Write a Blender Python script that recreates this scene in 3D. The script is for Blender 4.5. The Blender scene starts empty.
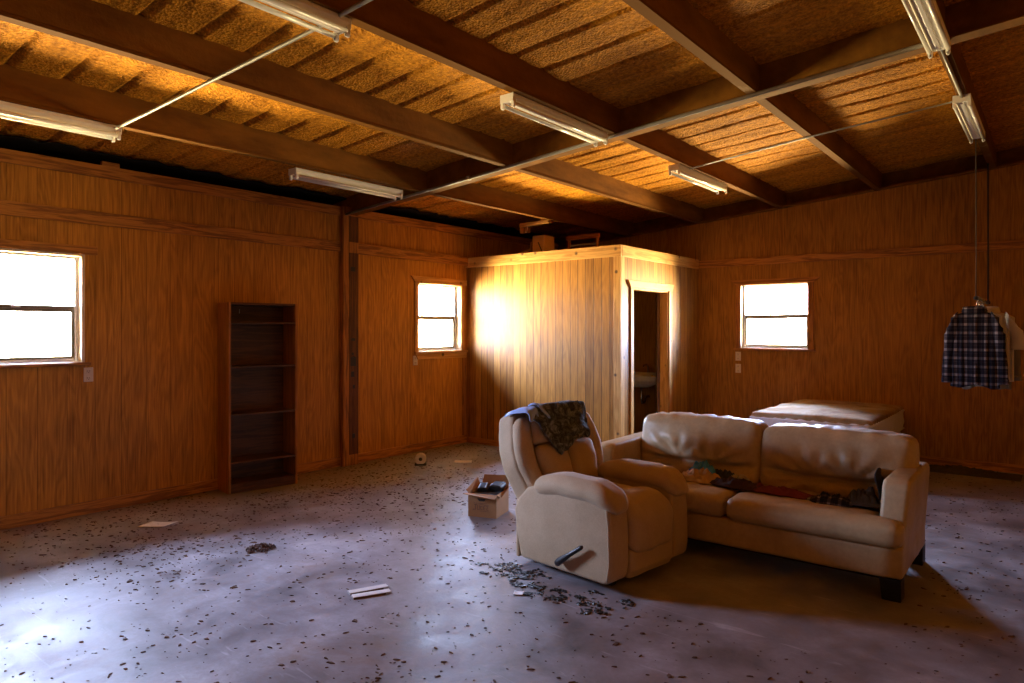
import bpy, bmesh, math, random
from mathutils import Vector, Matrix, noise

# ------------------------------------------------------------------ camera, world, light, exposure
C = bpy.context.scene.collection
S = bpy.context.scene
PI = math.pi
cam_d = bpy.data.cameras.new('camera'); cam = bpy.data.objects.new('camera', cam_d); C.objects.link(cam)
cam_d.sensor_width = 36.0; cam_d.lens = 24.0; cam_d.clip_start = 0.05; cam_d.clip_end = 200
cam.location = (0, 0, 1.5); cam.rotation_euler = (PI/2, 0, math.radians(38.754))
cam_d.shift_y = -11.5/1024.0
S.camera = cam
S.view_settings.view_transform = 'Standard'
S.view_settings.look = 'None'
S.view_settings.gamma = 1.0
S.view_settings.use_curve_mapping = False
S.view_settings.exposure = 3.5
S.cycles.use_denoising = True
S.cycles.max_bounces = 12; S.cycles.diffuse_bounces = 6; S.cycles.glossy_bounces = 4
S.cycles.transparent_max_bounces = 12
S.cycles.sample_clamp_indirect = 6.0
S.cycles.caustics_reflective = False; S.cycles.caustics_refractive = False

SKY = (0.66, 0.80, 1.22); SKY_S = 14.0
GROUND = (1.0, 0.76, 0.37); GROUND_S = 21.0
world = bpy.data.worlds.new('overcast_sky_and_field'); S.world = world; world.use_nodes = True
wt = world.node_tree; wt.nodes.clear()
tc = wt.nodes.new('ShaderNodeTexCoord'); sp = wt.nodes.new('ShaderNodeSeparateXYZ')
rp = wt.nodes.new('ShaderNodeValToRGB'); bg = wt.nodes.new('ShaderNodeBackground'); wo = wt.nodes.new('ShaderNodeOutputWorld')
mr = wt.nodes.new('ShaderNodeMapRange')
mr.inputs['From Min'].default_value = -0.1; mr.inputs['From Max'].default_value = 0.1
rp.color_ramp.elements[0].position = 0.3; rp.color_ramp.elements[1].position = 0.75
rp.color_ramp.elements[0].color = tuple(c*GROUND_S/7.0 for c in GROUND) + (1,)
rp.color_ramp.elements[1].color = tuple(c*SKY_S/7.0 for c in SKY) + (1,)
wt.links.new(tc.outputs['Generated'], sp.inputs[0]); wt.links.new(sp.outputs['Z'], mr.inputs['Value'])
wt.links.new(mr.outputs[0], rp.inputs[0]); wt.links.new(rp.outputs[0], bg.inputs['Color'])
bg.inputs['Strength'].default_value = 7.0
wt.links.new(bg.outputs[0], wo.inputs[0])

def portal(name, loc, rot, sx, sy):
    l = bpy.data.lights.new(name, 'AREA'); l.shape = 'RECTANGLE'; l.size = sx; l.size_y = sy
    l.cycles.is_portal = True
    o = bpy.data.objects.new(name, l); C.objects.link(o); o.location = loc; o.rotation_euler = rot
LW = -6.2; BW = 8.88; RW = 2.4; FW = -1.9            # inner faces of the four walls; right and front unseen, set close for bounce
# window openings: (a0, a1, z0, z1) along the wall
W1 = (1.28, 2.14, 1.24, 2.10); W2 = (5.86, 6.63, 1.235, 2.08)
W3 = (-3.27, -2.432, 1.265, 2.08)
for nm, w in (('daylight_left_near', W1), ('daylight_left_far', W2)):
    portal(nm, (LW-0.175, (w[0]+w[1])/2, (w[2]+w[3])/2), (PI/2, 0, -PI/2), w[1]-w[0], w[3]-w[2])
portal('daylight_back', ((W3[0]+W3[1])/2, BW+0.175, (W3[2]+W3[3])/2), (-PI/2, 0, 0), W3[1]-W3[0], W3[3]-W3[2])

# ------------------------------------------------------------------ mesh helpers
random.seed(7)
class MB:
    def __init__(s): s.v = []; s.f = []
    def add(s, vs, fs):
        b = len(s.v); s.v += [tuple(p) for p in vs]; s.f += [tuple(i+b for i in f) for f in fs]; return s
    def box(s, x0, x1, y0, y1, z0, z1):
        return s.add([(x0,y0,z0),(x1,y0,z0),(x1,y1,z0),(x0,y1,z0),(x0,y0,z1),(x1,y0,z1),(x1,y1,z1),(x0,y1,z1)],
                     [(3,2,1,0),(4,5,6,7),(0,1,5,4),(1,2,6,5),(2,3,7,6),(3,0,4,7)])
    def obox(s, c, size, M):                          # box of given size, rotated by M, centred on c
        a, b, d = size[0]/2, size[1]/2, size[2]/2; c = Vector(c)
        vs = [c + M @ Vector((x*a, y*b, z*d)) for z in (-1,1) for (x,y) in ((-1,-1),(1,-1),(1,1),(-1,1))]
        return s.add(vs, [(3,2,1,0),(4,5,6,7),(0,1,5,4),(1,2,6,5),(2,3,7,6),(3,0,4,7)])
    def prism(s, poly, lo, hi, axis='y'):             # polygon extruded along an axis
        def P(a, b, h): return {'y': (a,h,b), 'x': (h,a,b), 'z': (a,b,h)}[axis]
        n = len(poly); vs = [P(a,b,lo) for a,b in poly] + [P(a,b,hi) for a,b in poly]
        fs = [tuple(range(n)), tuple(range(2*n-1, n-1, -1))] + [(i, (i+1)%n, n+(i+1)%n, n+i)[::-1] for i in range(n)]
        return s.add(vs, fs)
    def tube(s, path, r, n=10, caps=True):
        path = [Vector(p) for p in path]; rs = r if isinstance(r, (list,tuple)) else [r]*len(path)
        base = len(s.v); prev = None; rings = []
        for i, p in enumerate(path):
            t = (path[min(i+1,len(path)-1)] - path[max(i-1,0)]).normalized()
            if prev is None:
                u = t.orthogonal().normalized()
            else:
                u = (prev - t*prev.dot(t)).normalized()
            prev = u; w = t.cross(u)
            rings.append([p + (u*math.cos(2*PI*k/n) + w*math.sin(2*PI*k/n))*rs[i] for k in range(n)])
        vs = [q for R in rings for q in R]; fs = []
        for i in range(len(rings)-1):
            for k in range(n):
                fs.append((i*n+k, i*n+(k+1)%n, (i+1)*n+(k+1)%n, (i+1)*n+k))
        if caps: fs += [tuple(range(n-1,-1,-1)), tuple((len(rings)-1)*n+k for k in range(n))]
        return s.add(vs, fs)
    def lathe(s, prof, c=(0,0,0), n=20):
        vs = [(c[0]+r*math.cos(2*PI*k/n), c[1]+r*math.sin(2*PI*k/n), c[2]+z) for r,z in prof for k in range(n)]
        fs = [(i*n+k, i*n+(k+1)%n, (i+1)*n+(k+1)%n, (i+1)*n+k) for i in range(len(prof)-1) for k in range(n)]
        fs += [tuple(range(n-1,-1,-1)), tuple((len(prof)-1)*n+k for k in range(n))]
        return s.add(vs, fs)
    def grid(s, fn, nu, nv):                          # fn(u,v)->point
        vs = [fn(i/nu, j/nv) for j in range(nv+1) for i in range(nu+1)]
        fs = [(j*(nu+1)+i, j*(nu+1)+i+1, (j+1)*(nu+1)+i+1, (j+1)*(nu+1)+i) for j in range(nv) for i in range(nu)]
        return s.add(vs, fs)
    def build(s, name, mat, parent=None, smooth=False, bevel=0, solid=0, sub=0, loc=None, bseg=2):
        me = bpy.data.meshes.new(name); me.from_pydata(s.v, [], s.f); me.update()
        bm = bmesh.new(); bm.from_mesh(me); bmesh.ops.recalc_face_normals(bm, faces=bm.faces); bm.to_mesh(me); bm.free()
        o = bpy.data.objects.new(name, me); C.objects.link(o)
        if mat: me.materials.append(mat)
        if smooth: me.shade_smooth()
        if solid:
            m = o.modifiers.new('solidify', 'SOLIDIFY'); m.thickness = solid; m.offset = 0
        if bevel:
            m = o.modifiers.new('bevel', 'BEVEL'); m.width = bevel; m.segments = bseg; m.limit_method = 'ANGLE'
        if sub:
            m = o.modifiers.new('subdivision', 'SUBSURF'); m.levels = sub; m.render_levels = sub
        if parent: o.parent = parent
        if loc: o.location = loc
        return o

def puff(size, center, r, n=14, bulge=(0,0,0), fn=None, amp=0.0, freq=6.0, seed=0.0):
    """A stuffed block: a box of a given size with round edges, swollen faces and soft lumps. Returns an MB."""
    bm = bmesh.new(); bmesh.ops.create_cube(bm, size=1.0)
    bmesh.ops.subdivide_edges(bm, edges=bm.edges[:], cuts=n, use_grid_fill=True)
    h = Vector(size)/2; rr = min(r, min(h)*0.98); out = []
    for v in bm.verts:
        c = v.co*2                                    # -1..1
        p = Vector((c.x*h.x, c.y*h.y, c.z*h.z))
        q = Vector([max(-(h[i]-rr), min(h[i]-rr, p[i])) for i in range(3)])
        d = p - q
        if d.length > 1e-9: p = q + d.normalized()*rr
        k = [max(0.0, 1-x*x) for x in (p.x/h.x, p.y/h.y, p.z/h.z)]
        p.x += bulge[0]*k[1]*k[2]*(p.x/h.x); p.y += bulge[1]*k[0]*k[2]*(p.y/h.y); p.z += bulge[2]*k[0]*k[1]*(p.z/h.z)
        if amp:
            nn = noise.fractal((p + Vector((seed, seed*1.7, seed*.3)))*freq, 0.7, 2.0, 4)
            p += (d.normalized() if d.length > 1e-9 else Vector((0,0,0)))*amp*nn
        if fn: p = Vector(fn(p))
        v.co = p; out.append(p + Vector(center))
    m = MB()
    bm.verts.index_update()
    m.add([tuple(v.co + Vector(center)) for v in bm.verts], [tuple(v.index for v in f.verts) for f in bm.faces])
    bm.free(); return m
def xform(m, f):
    m.v = [tuple(f(Vector(p))) for p in m.v]; return m

def empty(name, loc, rz=0.0):
    o = bpy.data.objects.new(name, None); C.objects.link(o); o.empty_display_size = 0.1
    o.location = loc; o.rotation_euler = (0,0,rz); return o
def tag(o, label=None, cat=None, group=None, kind=None):
    if label: o['label'] = label
    if cat: o['category'] = cat
    if group: o['group'] = group
    if kind: o['kind'] = kind
    return o
def struct(o, label=None, cat=None, group=None):
    o['kind'] = 'structure'
    return tag(o, label, cat, group)
def copy_tree(o, parent=None):
    c = o.copy(); C.objects.link(c)
    if parent: c.parent = parent
    for ch in list(o.children): copy_tree(ch, c)
    return c

# ------------------------------------------------------------------ materials
class NT:
    def __init__(s, name):
        s.m = bpy.data.materials.new(name); s.m.use_nodes = True; s.t = s.m.node_tree
        s.b = s.t.nodes['Principled BSDF']; s.out = s.t.nodes['Material Output']
    def node(s, t, **kw):
        n = s.t.nodes.new(t)
        for k, v in kw.items(): setattr(n, k, v)
        return n
    def link(s, a, b): s.t.links.new(a, b)
    def put(s, sock, v):
        if hasattr(v, 'is_output'): s.link(v, sock)
        elif v is not None:
            sock.default_value = v if not (isinstance(v, tuple) and len(v) == 3 and len(sock.default_value) == 4) else v + (1,)
    def coord(s, out='Object'): return s.node('ShaderNodeTexCoord').outputs[out]
    def sep(s, v): n = s.node('ShaderNodeSeparateXYZ'); s.link(v, n.inputs[0]); return n.outputs
    def comb(s, x, y, z):
        n = s.node('ShaderNodeCombineXYZ')
        for i, q in enumerate((x,y,z)): s.put(n.inputs[i], q)
        return n.outputs[0]
    def math(s, op, a, b=None, c=None, clamp=False):
        n = s.node('ShaderNodeMath', operation=op, use_clamp=clamp); s.put(n.inputs[0], a)
        if b is not None: s.put(n.inputs[1], b)
        if c is not None: s.put(n.inputs[2], c)
        return n.outputs[0]
    def mapv(s, v, scale=(1,1,1), loc=(0,0,0), rot=(0,0,0)):
        n = s.node('ShaderNodeMapping'); s.link(v, n.inputs[0])
        n.inputs['Scale'].default_value = scale; n.inputs['Location'].default_value = loc; n.inputs['Rotation'].default_value = rot
        return n.outputs[0]
    def noise(s, v, scale=5, detail=4, rough=0.55, dist=0.0):
        n = s.node('ShaderNodeTexNoise'); s.link(v, n.inputs['Vector'])
        n.inputs['Scale'].default_value = scale; n.inputs['Detail'].default_value = detail
        n.inputs['Roughness'].default_value = rough; n.inputs['Distortion'].default_value = dist
        return n.outputs[0]
    def white(s, w):
        n = s.node('ShaderNodeTexWhiteNoise', noise_dimensions='1D'); s.link(w, n.inputs['W']); return n.outputs[0]
    def vor(s, v, scale=5, feature='F1'):
        n = s.node('ShaderNodeTexVoronoi', feature=feature); s.link(v, n.inputs['Vector']); n.inputs['Scale'].default_value = scale
        return n.outputs['Distance']
    def ramp(s, f, stops):
        n = s.node('ShaderNodeValToRGB'); s.link(f, n.inputs[0]); e = n.color_ramp.elements
        while len(e) < len(stops): e.new(0.5)
        for q, (p, c) in zip(e, stops):
            q.position = p; q.color = (c if isinstance(c, tuple) else (c,c,c)) + ((1,) if not isinstance(c, tuple) or len(c) == 3 else ())
        return n.outputs[0]
    def mix(s, f, a, b, mode='MIX'):
        n = s.node('ShaderNodeMix', data_type='RGBA', blend_type=mode)
        s.put(n.inputs[0], f); s.put(n.inputs[6], a); s.put(n.inputs[7], b); return n.outputs[2]
    def bump(s, h, strength=0.3, dist=0.01, normal=None):
        n = s.node('ShaderNodeBump'); s.link(h, n.inputs['Height']); n.inputs['Strength'].default_value = strength
        n.inputs['Distance'].default_value = dist
        if normal is not None: s.link(normal, n.inputs['Normal'])
        s.link(n.outputs[0], s.b.inputs['Normal']); return n.outputs[0]
    def base(s, c): s.put(s.b.inputs['Base Color'], c); return s
    def rough(s, r): s.put(s.b.inputs['Roughness'], r); return s
    def spec(s, v): s.b.inputs['Specular IOR Level'].default_value = v; return s

def simple(name, col, rough=0.6, metal=0.0, spec=0.5, nz=0.12, nscale=20, bump=0.0):
    n = NT(name); f = n.noise(n.coord(), nscale, 4)
    n.base(n.mix(f, tuple(c*(1-nz*1.6) for c in col), tuple(min(1, c*(1+nz*1.6)) for c in col))).rough(rough).spec(spec)
    n.b.inputs['Metallic'].default_value = metal
    if bump: n.bump(n.noise(n.coord(), nscale*4, 4), bump, 0.01)
    return n.m

def paneling(name, axis, dark, light, spacing, groove, plank_var, rough=0.5, seam=None, wear=0.0, gdark=0.3):
    """Vertical-grooved wood panel; axis = direction along the wall ('X' or 'Y'), vertical grain."""
    n = NT(name); co = n.coord(); xyz = n.sep(co)
    a = xyz[0] if axis == 'X' else xyz[1]; z = xyz[2]
    cell = n.math('FLOOR', n.math('DIVIDE', a, spacing))
    rnd = n.white(cell)
    # rotary-cut contour grain that runs up the sheet
    gv = n.comb(n.math('MULTIPLY', a, 3.2), n.math('MULTIPLY', rnd, 7.0), n.math('MULTIPLY', z, 0.42))
    g = n.noise(gv, 1.6, 3, 0.5, 0.4)
    rings = n.math('MULTIPLY_ADD', n.math('SINE', n.math('MULTIPLY', g, 75.0)), 0.5, 0.5)
    fine = n.noise(n.comb(n.math('MULTIPLY', a, 90.0), rnd, n.math('MULTIPLY', z, 3.0)), 1.0, 4, 0.6)
    blot = n.noise(co, 0.9, 3)
    f = n.math('ADD', n.math('MULTIPLY', rings, 0.13), n.math('MULTIPLY', fine, 0.82))
    f = n.math('ADD', f, n.math('MULTIPLY', n.math('SUBTRACT', rnd, 0.5), plank_var))
    f = n.math('ADD', f, n.math('MULTIPLY', n.math('SUBTRACT', blot, 0.5), 0.5))
    col = n.ramp(f, [(0.21, dark), (0.77, light)])
    fr = n.math('FRACT', n.math('DIVIDE', a, spacing))
    gm = n.math('LESS_THAN', fr, groove/spacing)
    if seam:
        gm = n.math('MAXIMUM', gm, n.math('LESS_THAN', n.math('FRACT', n.math('DIVIDE', n.math('ADD', a, 0.37), seam)), 0.007/seam))
    col = n.mix(n.math('MULTIPLY', gm, 1-gdark), col, tuple(c*0.12 for c in dark))
    n.base(col).rough(n.math('MULTIPLY_ADD', fine, 0.2, rough-0.1)).spec(0.28)
    h = n.math('SUBTRACT', n.math('MULTIPLY', fine, 0.12), gm)
    n.bump(h, 0.5, 0.006)
    return n.m

def timber(name, dark, light, along='Y', knots=0.0, rough=0.55):
    n = NT(name); co = n.coord(); xyz = n.sep(co)
    k = {'X': (0.8, 14, 14), 'Y': (14, 0.8, 14), 'Z': (14, 14, 0.8)}[along]
    g = n.noise(n.mapv(co, k), 2.0, 5, 0.6, 0.5)
    r = n.math('MULTIPLY_ADD', n.math('SINE', n.math('MULTIPLY', g, 26.0)), 0.5, 0.5)
    f = n.math('ADD', n.math('MULTIPLY', r, 0.35), n.math('MULTIPLY', g, 0.6))
    col = n.ramp(f, [(0.2, dark), (0.8, light)])
    if knots:
        d = n.vor(n.mapv(co, (5.0, 5.0, 5.0)), 1.0)
        km = n.ramp(d, [(knots*0.5, 1.0), (knots, 0.0)])
        col = n.mix(km, col, tuple(c*0.22 for c in dark))
    n.base(col).rough(rough).spec(0.4); n.bump(g, 0.15, 0.004)
    return n.m

M = {}
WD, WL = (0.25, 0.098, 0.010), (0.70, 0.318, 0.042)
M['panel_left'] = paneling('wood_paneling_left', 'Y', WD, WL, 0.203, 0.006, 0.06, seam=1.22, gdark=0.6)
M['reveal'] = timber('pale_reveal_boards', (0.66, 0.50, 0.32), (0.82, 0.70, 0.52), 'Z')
M['panel_back'] = paneling('wood_paneling_back', 'X', tuple(c*0.72 for c in WD), tuple(c*0.74 for c in WL), 0.203, 0.005, 0.03, seam=1.22, gdark=0.8)  # left wall's wood, darkened to stand in for the weaker light here
M['plank_x'] = paneling('plank_paneling_front', 'X', (0.20, 0.078, 0.009), (0.50, 0.225, 0.036), 0.108, 0.007, 0.32, rough=0.5, gdark=0.12)
M['plank_y'] = paneling('plank_paneling_side', 'Y', (0.20, 0.078, 0.009), (0.50, 0.225, 0.036), 0.108, 0.007, 0.32, rough=0.5, gdark=0.12)
M['trim_y'] = timber('stained_trim_lengthwise', (0.18, 0.062, 0.008), (0.56, 0.232, 0.036), 'Y')
M['trim_x'] = timber('stained_trim_crosswise', (0.18, 0.062, 0.008), (0.56, 0.232, 0.036), 'X')
M['trim_z'] = timber('stained_trim_upright', (0.17, 0.058, 0.008), (0.52, 0.210, 0.032), 'Z')
M['pine_x'] = timber('knotty_pine_crosswise', (0.42, 0.19, 0.035), (0.68, 0.38, 0.10), 'X', 0.16)
M['pine_y'] = timber('knotty_pine_lengthwise', (0.42, 0.19, 0.035), (0.68, 0.38, 0.10), 'Y', 0.16)
M['pine_z'] = timber('knotty_pine_upright', (0.42, 0.19, 0.035), (0.68, 0.38, 0.10), 'Z', 0.13)
M['lit_side_wood'] = timber('lit_bookcase_wood', (0.22, 0.080, 0.011), (0.46, 0.175, 0.028), 'Z', 0, 0.5)  # same bookcase wood, lightened where the sides catch window light
M['shelf_wood'] = timber('dark_shelf_wood', (0.045, 0.014, 0.003), (0.12, 0.040, 0.009), 'Y', 0, 0.45)
M['door_wood'] = timber('brown_door_wood', (0.10, 0.045, 0.015), (0.20, 0.09, 0.03), 'Z', 0, 0.45)
M['post_board'] = timber('stained_board', (0.05, 0.016, 0.004), (0.16, 0.05, 0.01), 'Z', 0.12)  # dark stained strip let into the wall post

def foam():
    n = NT('sprayed_foam'); co = n.coord()
    b1 = n.noise(co, 34, 5, 0.7); b2 = n.vor(co, 60); st = n.noise(n.mapv(co, (0.5, 6, 1)), 1.2, 4)
    f = n.math('ADD', n.math('MULTIPLY', b1, 0.75), n.math('MULTIPLY', st, 0.3))
    n.base(n.ramp(f, [(0.36, (0.22, 0.072, 0.004)), (0.66, (0.80, 0.335, 0.024))])).rough(0.75).spec(0.08)  # dark pits in the colour stand in for shade between foam grains
    h = n.math('ADD', n.math('MULTIPLY', b1, 1.0), n.math('MULTIPLY', b2, 0.7))
    n.bump(h, 0.8, 0.02); return n.m
M['foam'] = foam()
def beam_mat():
    n = NT('foam_dusted_steel'); co = n.coord(); b1 = n.noise(n.mapv(co, (1, .25, 1)), 7, 5, 0.6)
    n.base(n.ramp(b1, [(0.3, (0.12, 0.045, 0.004)), (0.75, (0.26, 0.105, 0.011))])).rough(0.8).spec(0.12)
    n.bump(n.noise(co, 18, 4), 0.3, 0.01); return n.m
M['beam'] = beam_mat()
def flange_mat():
    n = NT('bare_flange_steel'); co = n.coord(); b1 = n.noise(n.mapv(co, (1, .35, 1)), 3.2, 5, 0.7)
    n.base(n.ramp(b1, [(0.60, (0.14, 0.055, 0.007)), (0.80, (0.28, 0.18, 0.10))])).rough(0.85).spec(0.08); return n.m
M['flange'] = flange_mat()

def concrete():
    n = NT('painted_concrete'); co = n.coord(); xyz = n.sep(co)
    big = n.noise(co, 0.55, 4, 0.6); mid = n.noise(co, 3.0, 6, 0.65, 0.3); fine = n.noise(co, 40, 4, 0.6)
    f = n.math('ADD', n.math('MULTIPLY', big, 0.4), n.math('MULTIPLY', mid, 0.6))
    col = n.ramp(f, [(0.34, (0.10, 0.088, 0.092)), (0.5, (0.235, 0.212, 0.232)), (0.66, (0.39, 0.368, 0.408))])
    col = n.mix(n.math('MULTIPLY', n.ramp(fine, [(0.35, 1.0), (0.55, 0.0)]), 0.22), col, (0.20, 0.15, 0.13))
    # browner towards the foot of the left wall, with rusty dust in patches
    edge = n.math('SUBTRACT', 1.0, n.math('DIVIDE', n.math('ADD', xyz[0], 6.2), 0.75), clamp=True)
    edge = n.math('MULTIPLY', edge, n.ramp(mid, [(0.3, 0.2), (0.6, 1.0)]))
    patch = n.ramp(n.noise(co, 1.7, 6, 0.7, 0.6), [(0.54, 0.0), (0.70, 0.8)])
    col = n.mix(n.math('MAXIMUM', n.math('MULTIPLY', edge, 0.8), n.math('MULTIPLY', patch, 0.6)), col, (0.23, 0.135, 0.085))
    # dust drag marks
    sc = n.noise(n.mapv(co, (1.2, 9.0, 1), rot=(0, 0, 0.7)), 2.2, 3, 0.5, 1.2)
    col = n.mix(n.math('MULTIPLY', n.ramp(sc, [(0.66, 0.0), (0.74, 1.0)]), 0.25), col, (0.62, 0.60, 0.66))
    n.base(col)
    n.rough(n.ramp(n.math('ADD', n.math('MULTIPLY', mid, 0.6), n.math('MULTIPLY', big, 0.4)), [(0.38, 0.36), (0.60, 0.64)])).spec(0.34)
    h = n.math('ADD', n.math('MULTIPLY', mid, 1.0), n.math('MULTIPLY', fine, 0.12))
    n.bump(h, 0.35, 0.012); return n.m
M['floor'] = concrete()

def fabric(name, dark, light, sheen=0.5):
    n = NT(name); co = n.coord()
    f = n.math('ADD', n.math('MULTIPLY', n.noise(co, 3.5, 5, 0.65), 0.6), n.math('MULTIPLY', n.noise(co, 160, 3), 0.4))
    n.base(n.ramp(f, [(0.3, dark), (0.72, light)])).rough(0.72).spec(0.25)
    n.b.inputs['Sheen Weight'].default_value = sheen; n.b.inputs['Sheen Roughness'].default_value = 0.45
    n.b.inputs['Sheen Tint'].default_value = (0.85, 0.8, 0.75, 1)
    n.bump(n.noise(co, 120, 3), 0.12, 0.002); return n.m
M['microfibre'] = fabric('tan_microfibre', (0.35, 0.245, 0.14), (0.52, 0.385, 0.245), 0.2)
def leather():
    n = NT('worn_tan_leather'); co = n.coord()
    f = n.math('ADD', n.math('MULTIPLY', n.noise(co, 4.0, 6, 0.65), 0.7), n.math('MULTIPLY', n.noise(co, 45, 4), 0.3))
    col = n.ramp(f, [(0.3, (0.32, 0.222, 0.112)), (0.72, (0.53, 0.39, 0.215))])
    n.base(col).rough(n.ramp(n.noise(co, 7, 4), [(0.3, 0.38), (0.7, 0.6)])).spec(0.45)
    n.bump(n.math('ADD', n.noise(co, 14, 5, 0.6), n.math('MULTIPLY', n.vor(co, 220), 0.15)), 0.22, 0.006); return n.m
M['leather'] = leather()
M['black'] = simple('black_plastic', (0.012, 0.011, 0.012), 0.4)
M['leg'] = simple('black_wood_leg', (0.009, 0.006, 0.005), 0.5, spec=0.25)
M['underside'] = simple('black_cover_and_eave_shade', (0.02, 0.016, 0.012), 0.95, spec=0.05)
M['white_metal'] = simple('white_enamel', (0.78, 0.74, 0.67), 0.45, nz=0.08, nscale=8)
M['tube'] = simple('unlit_tube_glass', (0.72, 0.68, 0.62), 0.2, nz=0.04)
M['conduit'] = simple('galvanised_conduit', (0.30, 0.28, 0.25), 0.45, 0.3)
M['alu'] = simple('window_aluminium', (0.62, 0.62, 0.64), 0.35, 0.2)
M['sash'] = simple('weathered_sash_metal', (0.17, 0.16, 0.13), 0.45, 0.2)
M['plate'] = simple('ivory_cover_plate', (0.62, 0.53, 0.42), 0.4, nz=0.04)
M['slot'] = simple('socket_slot', (0.05, 0.04, 0.03), 0.6)
M['cardboard'] = simple('cardboard', (0.38, 0.195, 0.080), 0.85, nz=0.12, nscale=9)
M['tan_card'] = simple('tan_carton', (0.62, 0.42, 0.20), 0.8)
M['ink'] = simple('box_printing_ink', (0.22, 0.11, 0.06), 0.8)
M['brass'] = simple('brass', (0.72, 0.47, 0.15), 0.3, 0.9)
M['porcelain'] = simple('white_porcelain', (0.62, 0.58, 0.52), 0.2)
M['chrome'] = simple('dull_chrome', (0.55, 0.52, 0.48), 0.25, 0.9)
M['mattress_side'] = simple('mattress_side_fabric', (0.80, 0.79, 0.84), 0.8, nz=0.06, nscale=5)
def mattress_top():
    n = NT('stained_mattress_top'); co = n.coord()
    st = n.noise(co, 2.2, 6, 0.65, 0.5)
    n.base(n.ramp(st, [(0.38, (0.46, 0.37, 0.25)), (0.52, (0.36, 0.23, 0.10)), (0.66, (0.20, 0.10, 0.04))])).rough(0.9).spec(0.15)
    n.bump(n.noise(co, 9, 4), 0.3, 0.01); return n.m
M['mattress_top'] = mattress_top()
M['paper'] = simple('white_paper', (0.78, 0.76, 0.78), 0.7, nz=0.05)
M['paint_chip'] = simple('white_board_scrap', (0.60, 0.55, 0.53), 0.8)
M['flake'] = simple('brown_foam_flake', (0.11, 0.055, 0.030), 0.9, nz=0.4, nscale=6)
M['char'] = simple('black_shards', (0.012, 0.011, 0.013), 0.45)
M['leafy'] = simple('dry_brown_clump', (0.085, 0.042, 0.028), 0.9, nz=0.4, nscale=30)
M['maroon'] = simple('maroon_cloth', (0.13, 0.010, 0.030), 0.85, nz=0.4, nscale=9)
M['maroon_dark'] = simple('dark_wine_cloth', (0.035, 0.010, 0.015), 0.85, nz=0.3)
M['blue'] = simple('sky_blue_cloth', (0.05, 0.26, 1.0), 0.8, nz=0.25, nscale=14)
M['navy'] = simple('navy_cloth', (0.02, 0.022, 0.035), 0.85)
M['beige'] = simple('beige_cloth', (0.42, 0.28, 0.15), 0.85, nz=0.3, nscale=14)
M['greycloth'] = simple('grey_cloth', (0.33, 0.31, 0.30), 0.85, nz=0.25, nscale=14)
M['charcoal'] = simple('charcoal_cloth', (0.055, 0.045, 0.040), 0.85, nz=0.2)
M['cream'] = simple('cream_cloth', (0.60, 0.52, 0.40), 0.85, nz=0.08, nscale=6)
M['grey_shirt'] = simple('faded_grey_cloth', (0.20, 0.165, 0.12), 0.85, nz=0.15, nscale=6)
M['paleblue'] = simple('pale_blue_lining', (0.30, 0.42, 0.74), 0.7, nz=0.15, nscale=12)
def jacket_mat():
    n = NT('mottled_dark_cloth'); co = n.coord(); f = n.noise(co, 22, 5, 0.7, 0.8)
    n.base(n.ramp(f, [(0.40, (0.030, 0.034, 0.040)), (0.52, (0.085, 0.095, 0.105)), (0.64, (0.24, 0.27, 0.29))])).rough(0.9).spec(0.15)
    n.bump(n.noise(co, 60, 4), 0.4, 0.006); return n.m
M['jacket'] = jacket_mat()
def plaid(name, axes=('x', 'z'), s=0.075):
    n = NT(name); xyz = n.sep(n.coord()); ix = {'x':0,'y':1,'z':2}
    def bands(c, off):
        t = n.math('FRACT', n.math('DIVIDE', n.math('ADD', c, off), s))
        wide = n.math('LESS_THAN', n.math('ABSOLUTE', n.math('SUBTRACT', t, 0.5)), 0.15)
        thin = n.math('LESS_THAN', n.math('ABSOLUTE', n.math('SUBTRACT', t, 0.06)), 0.025)
        return wide, thin
    wa, ta = bands(xyz[ix[axes[0]]], 10.0); wb, tb = bands(xyz[ix[axes[1]]], 10.02)
    f = n.math('MULTIPLY_ADD', n.math('ADD', wa, wb), 0.5, 0.0)
    f = n.math('ADD', f, n.math('MULTIPLY', n.math('MAXIMUM', ta, tb), 0.15))
    n.base(n.ramp(f, [(0.0, (0.010, 0.008, 0.012)), (0.5, (0.060, 0.044, 0.047)), (1.0, (0.26, 0.21, 0.20))])).rough(0.9).spec(0.1)
    return n.m
M['plaid'] = plaid('dark_plaid_cloth')
M['plaid_heap'] = plaid('plaid_heap_cloth', ('x', 'y'), 0.06)
def glass():
    n = NT('window_glass'); t = n.node('ShaderNodeBsdfTransparent'); g = n.node('ShaderNodeBsdfGlossy'); m = n.node('ShaderNodeMixShader')
    g.inputs['Roughness'].default_value = 0.02; t.inputs[0].default_value = (0.95, 0.96, 0.96, 1)
    f = n.node('ShaderNodeFresnel'); f.inputs['IOR'].default_value = 1.35
    n.link(f.outputs[0], m.inputs[0]); n.link(t.outputs[0], m.inputs[1]); n.link(g.outputs[0], m.inputs[2]); n.link(m.outputs[0], n.out.inputs[0])
    return n.m
M['glass'] = glass()

# ------------------------------------------------------------------ roof geometry
def zb(x):                                             # underside of the purlins
    r = 1.1
    return 2.895 + 0.0785*((x if x <= r else 2*r - x) + 4.75)
FOAM_UP = 0.205
def zf(x): return zb(x) + FOAM_UP

# floor
struct(MB().box(LW-0.9, RW+0.5, FW-0.5, BW+0.5, -0.2, 0).build('floor', M['floor']))

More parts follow.
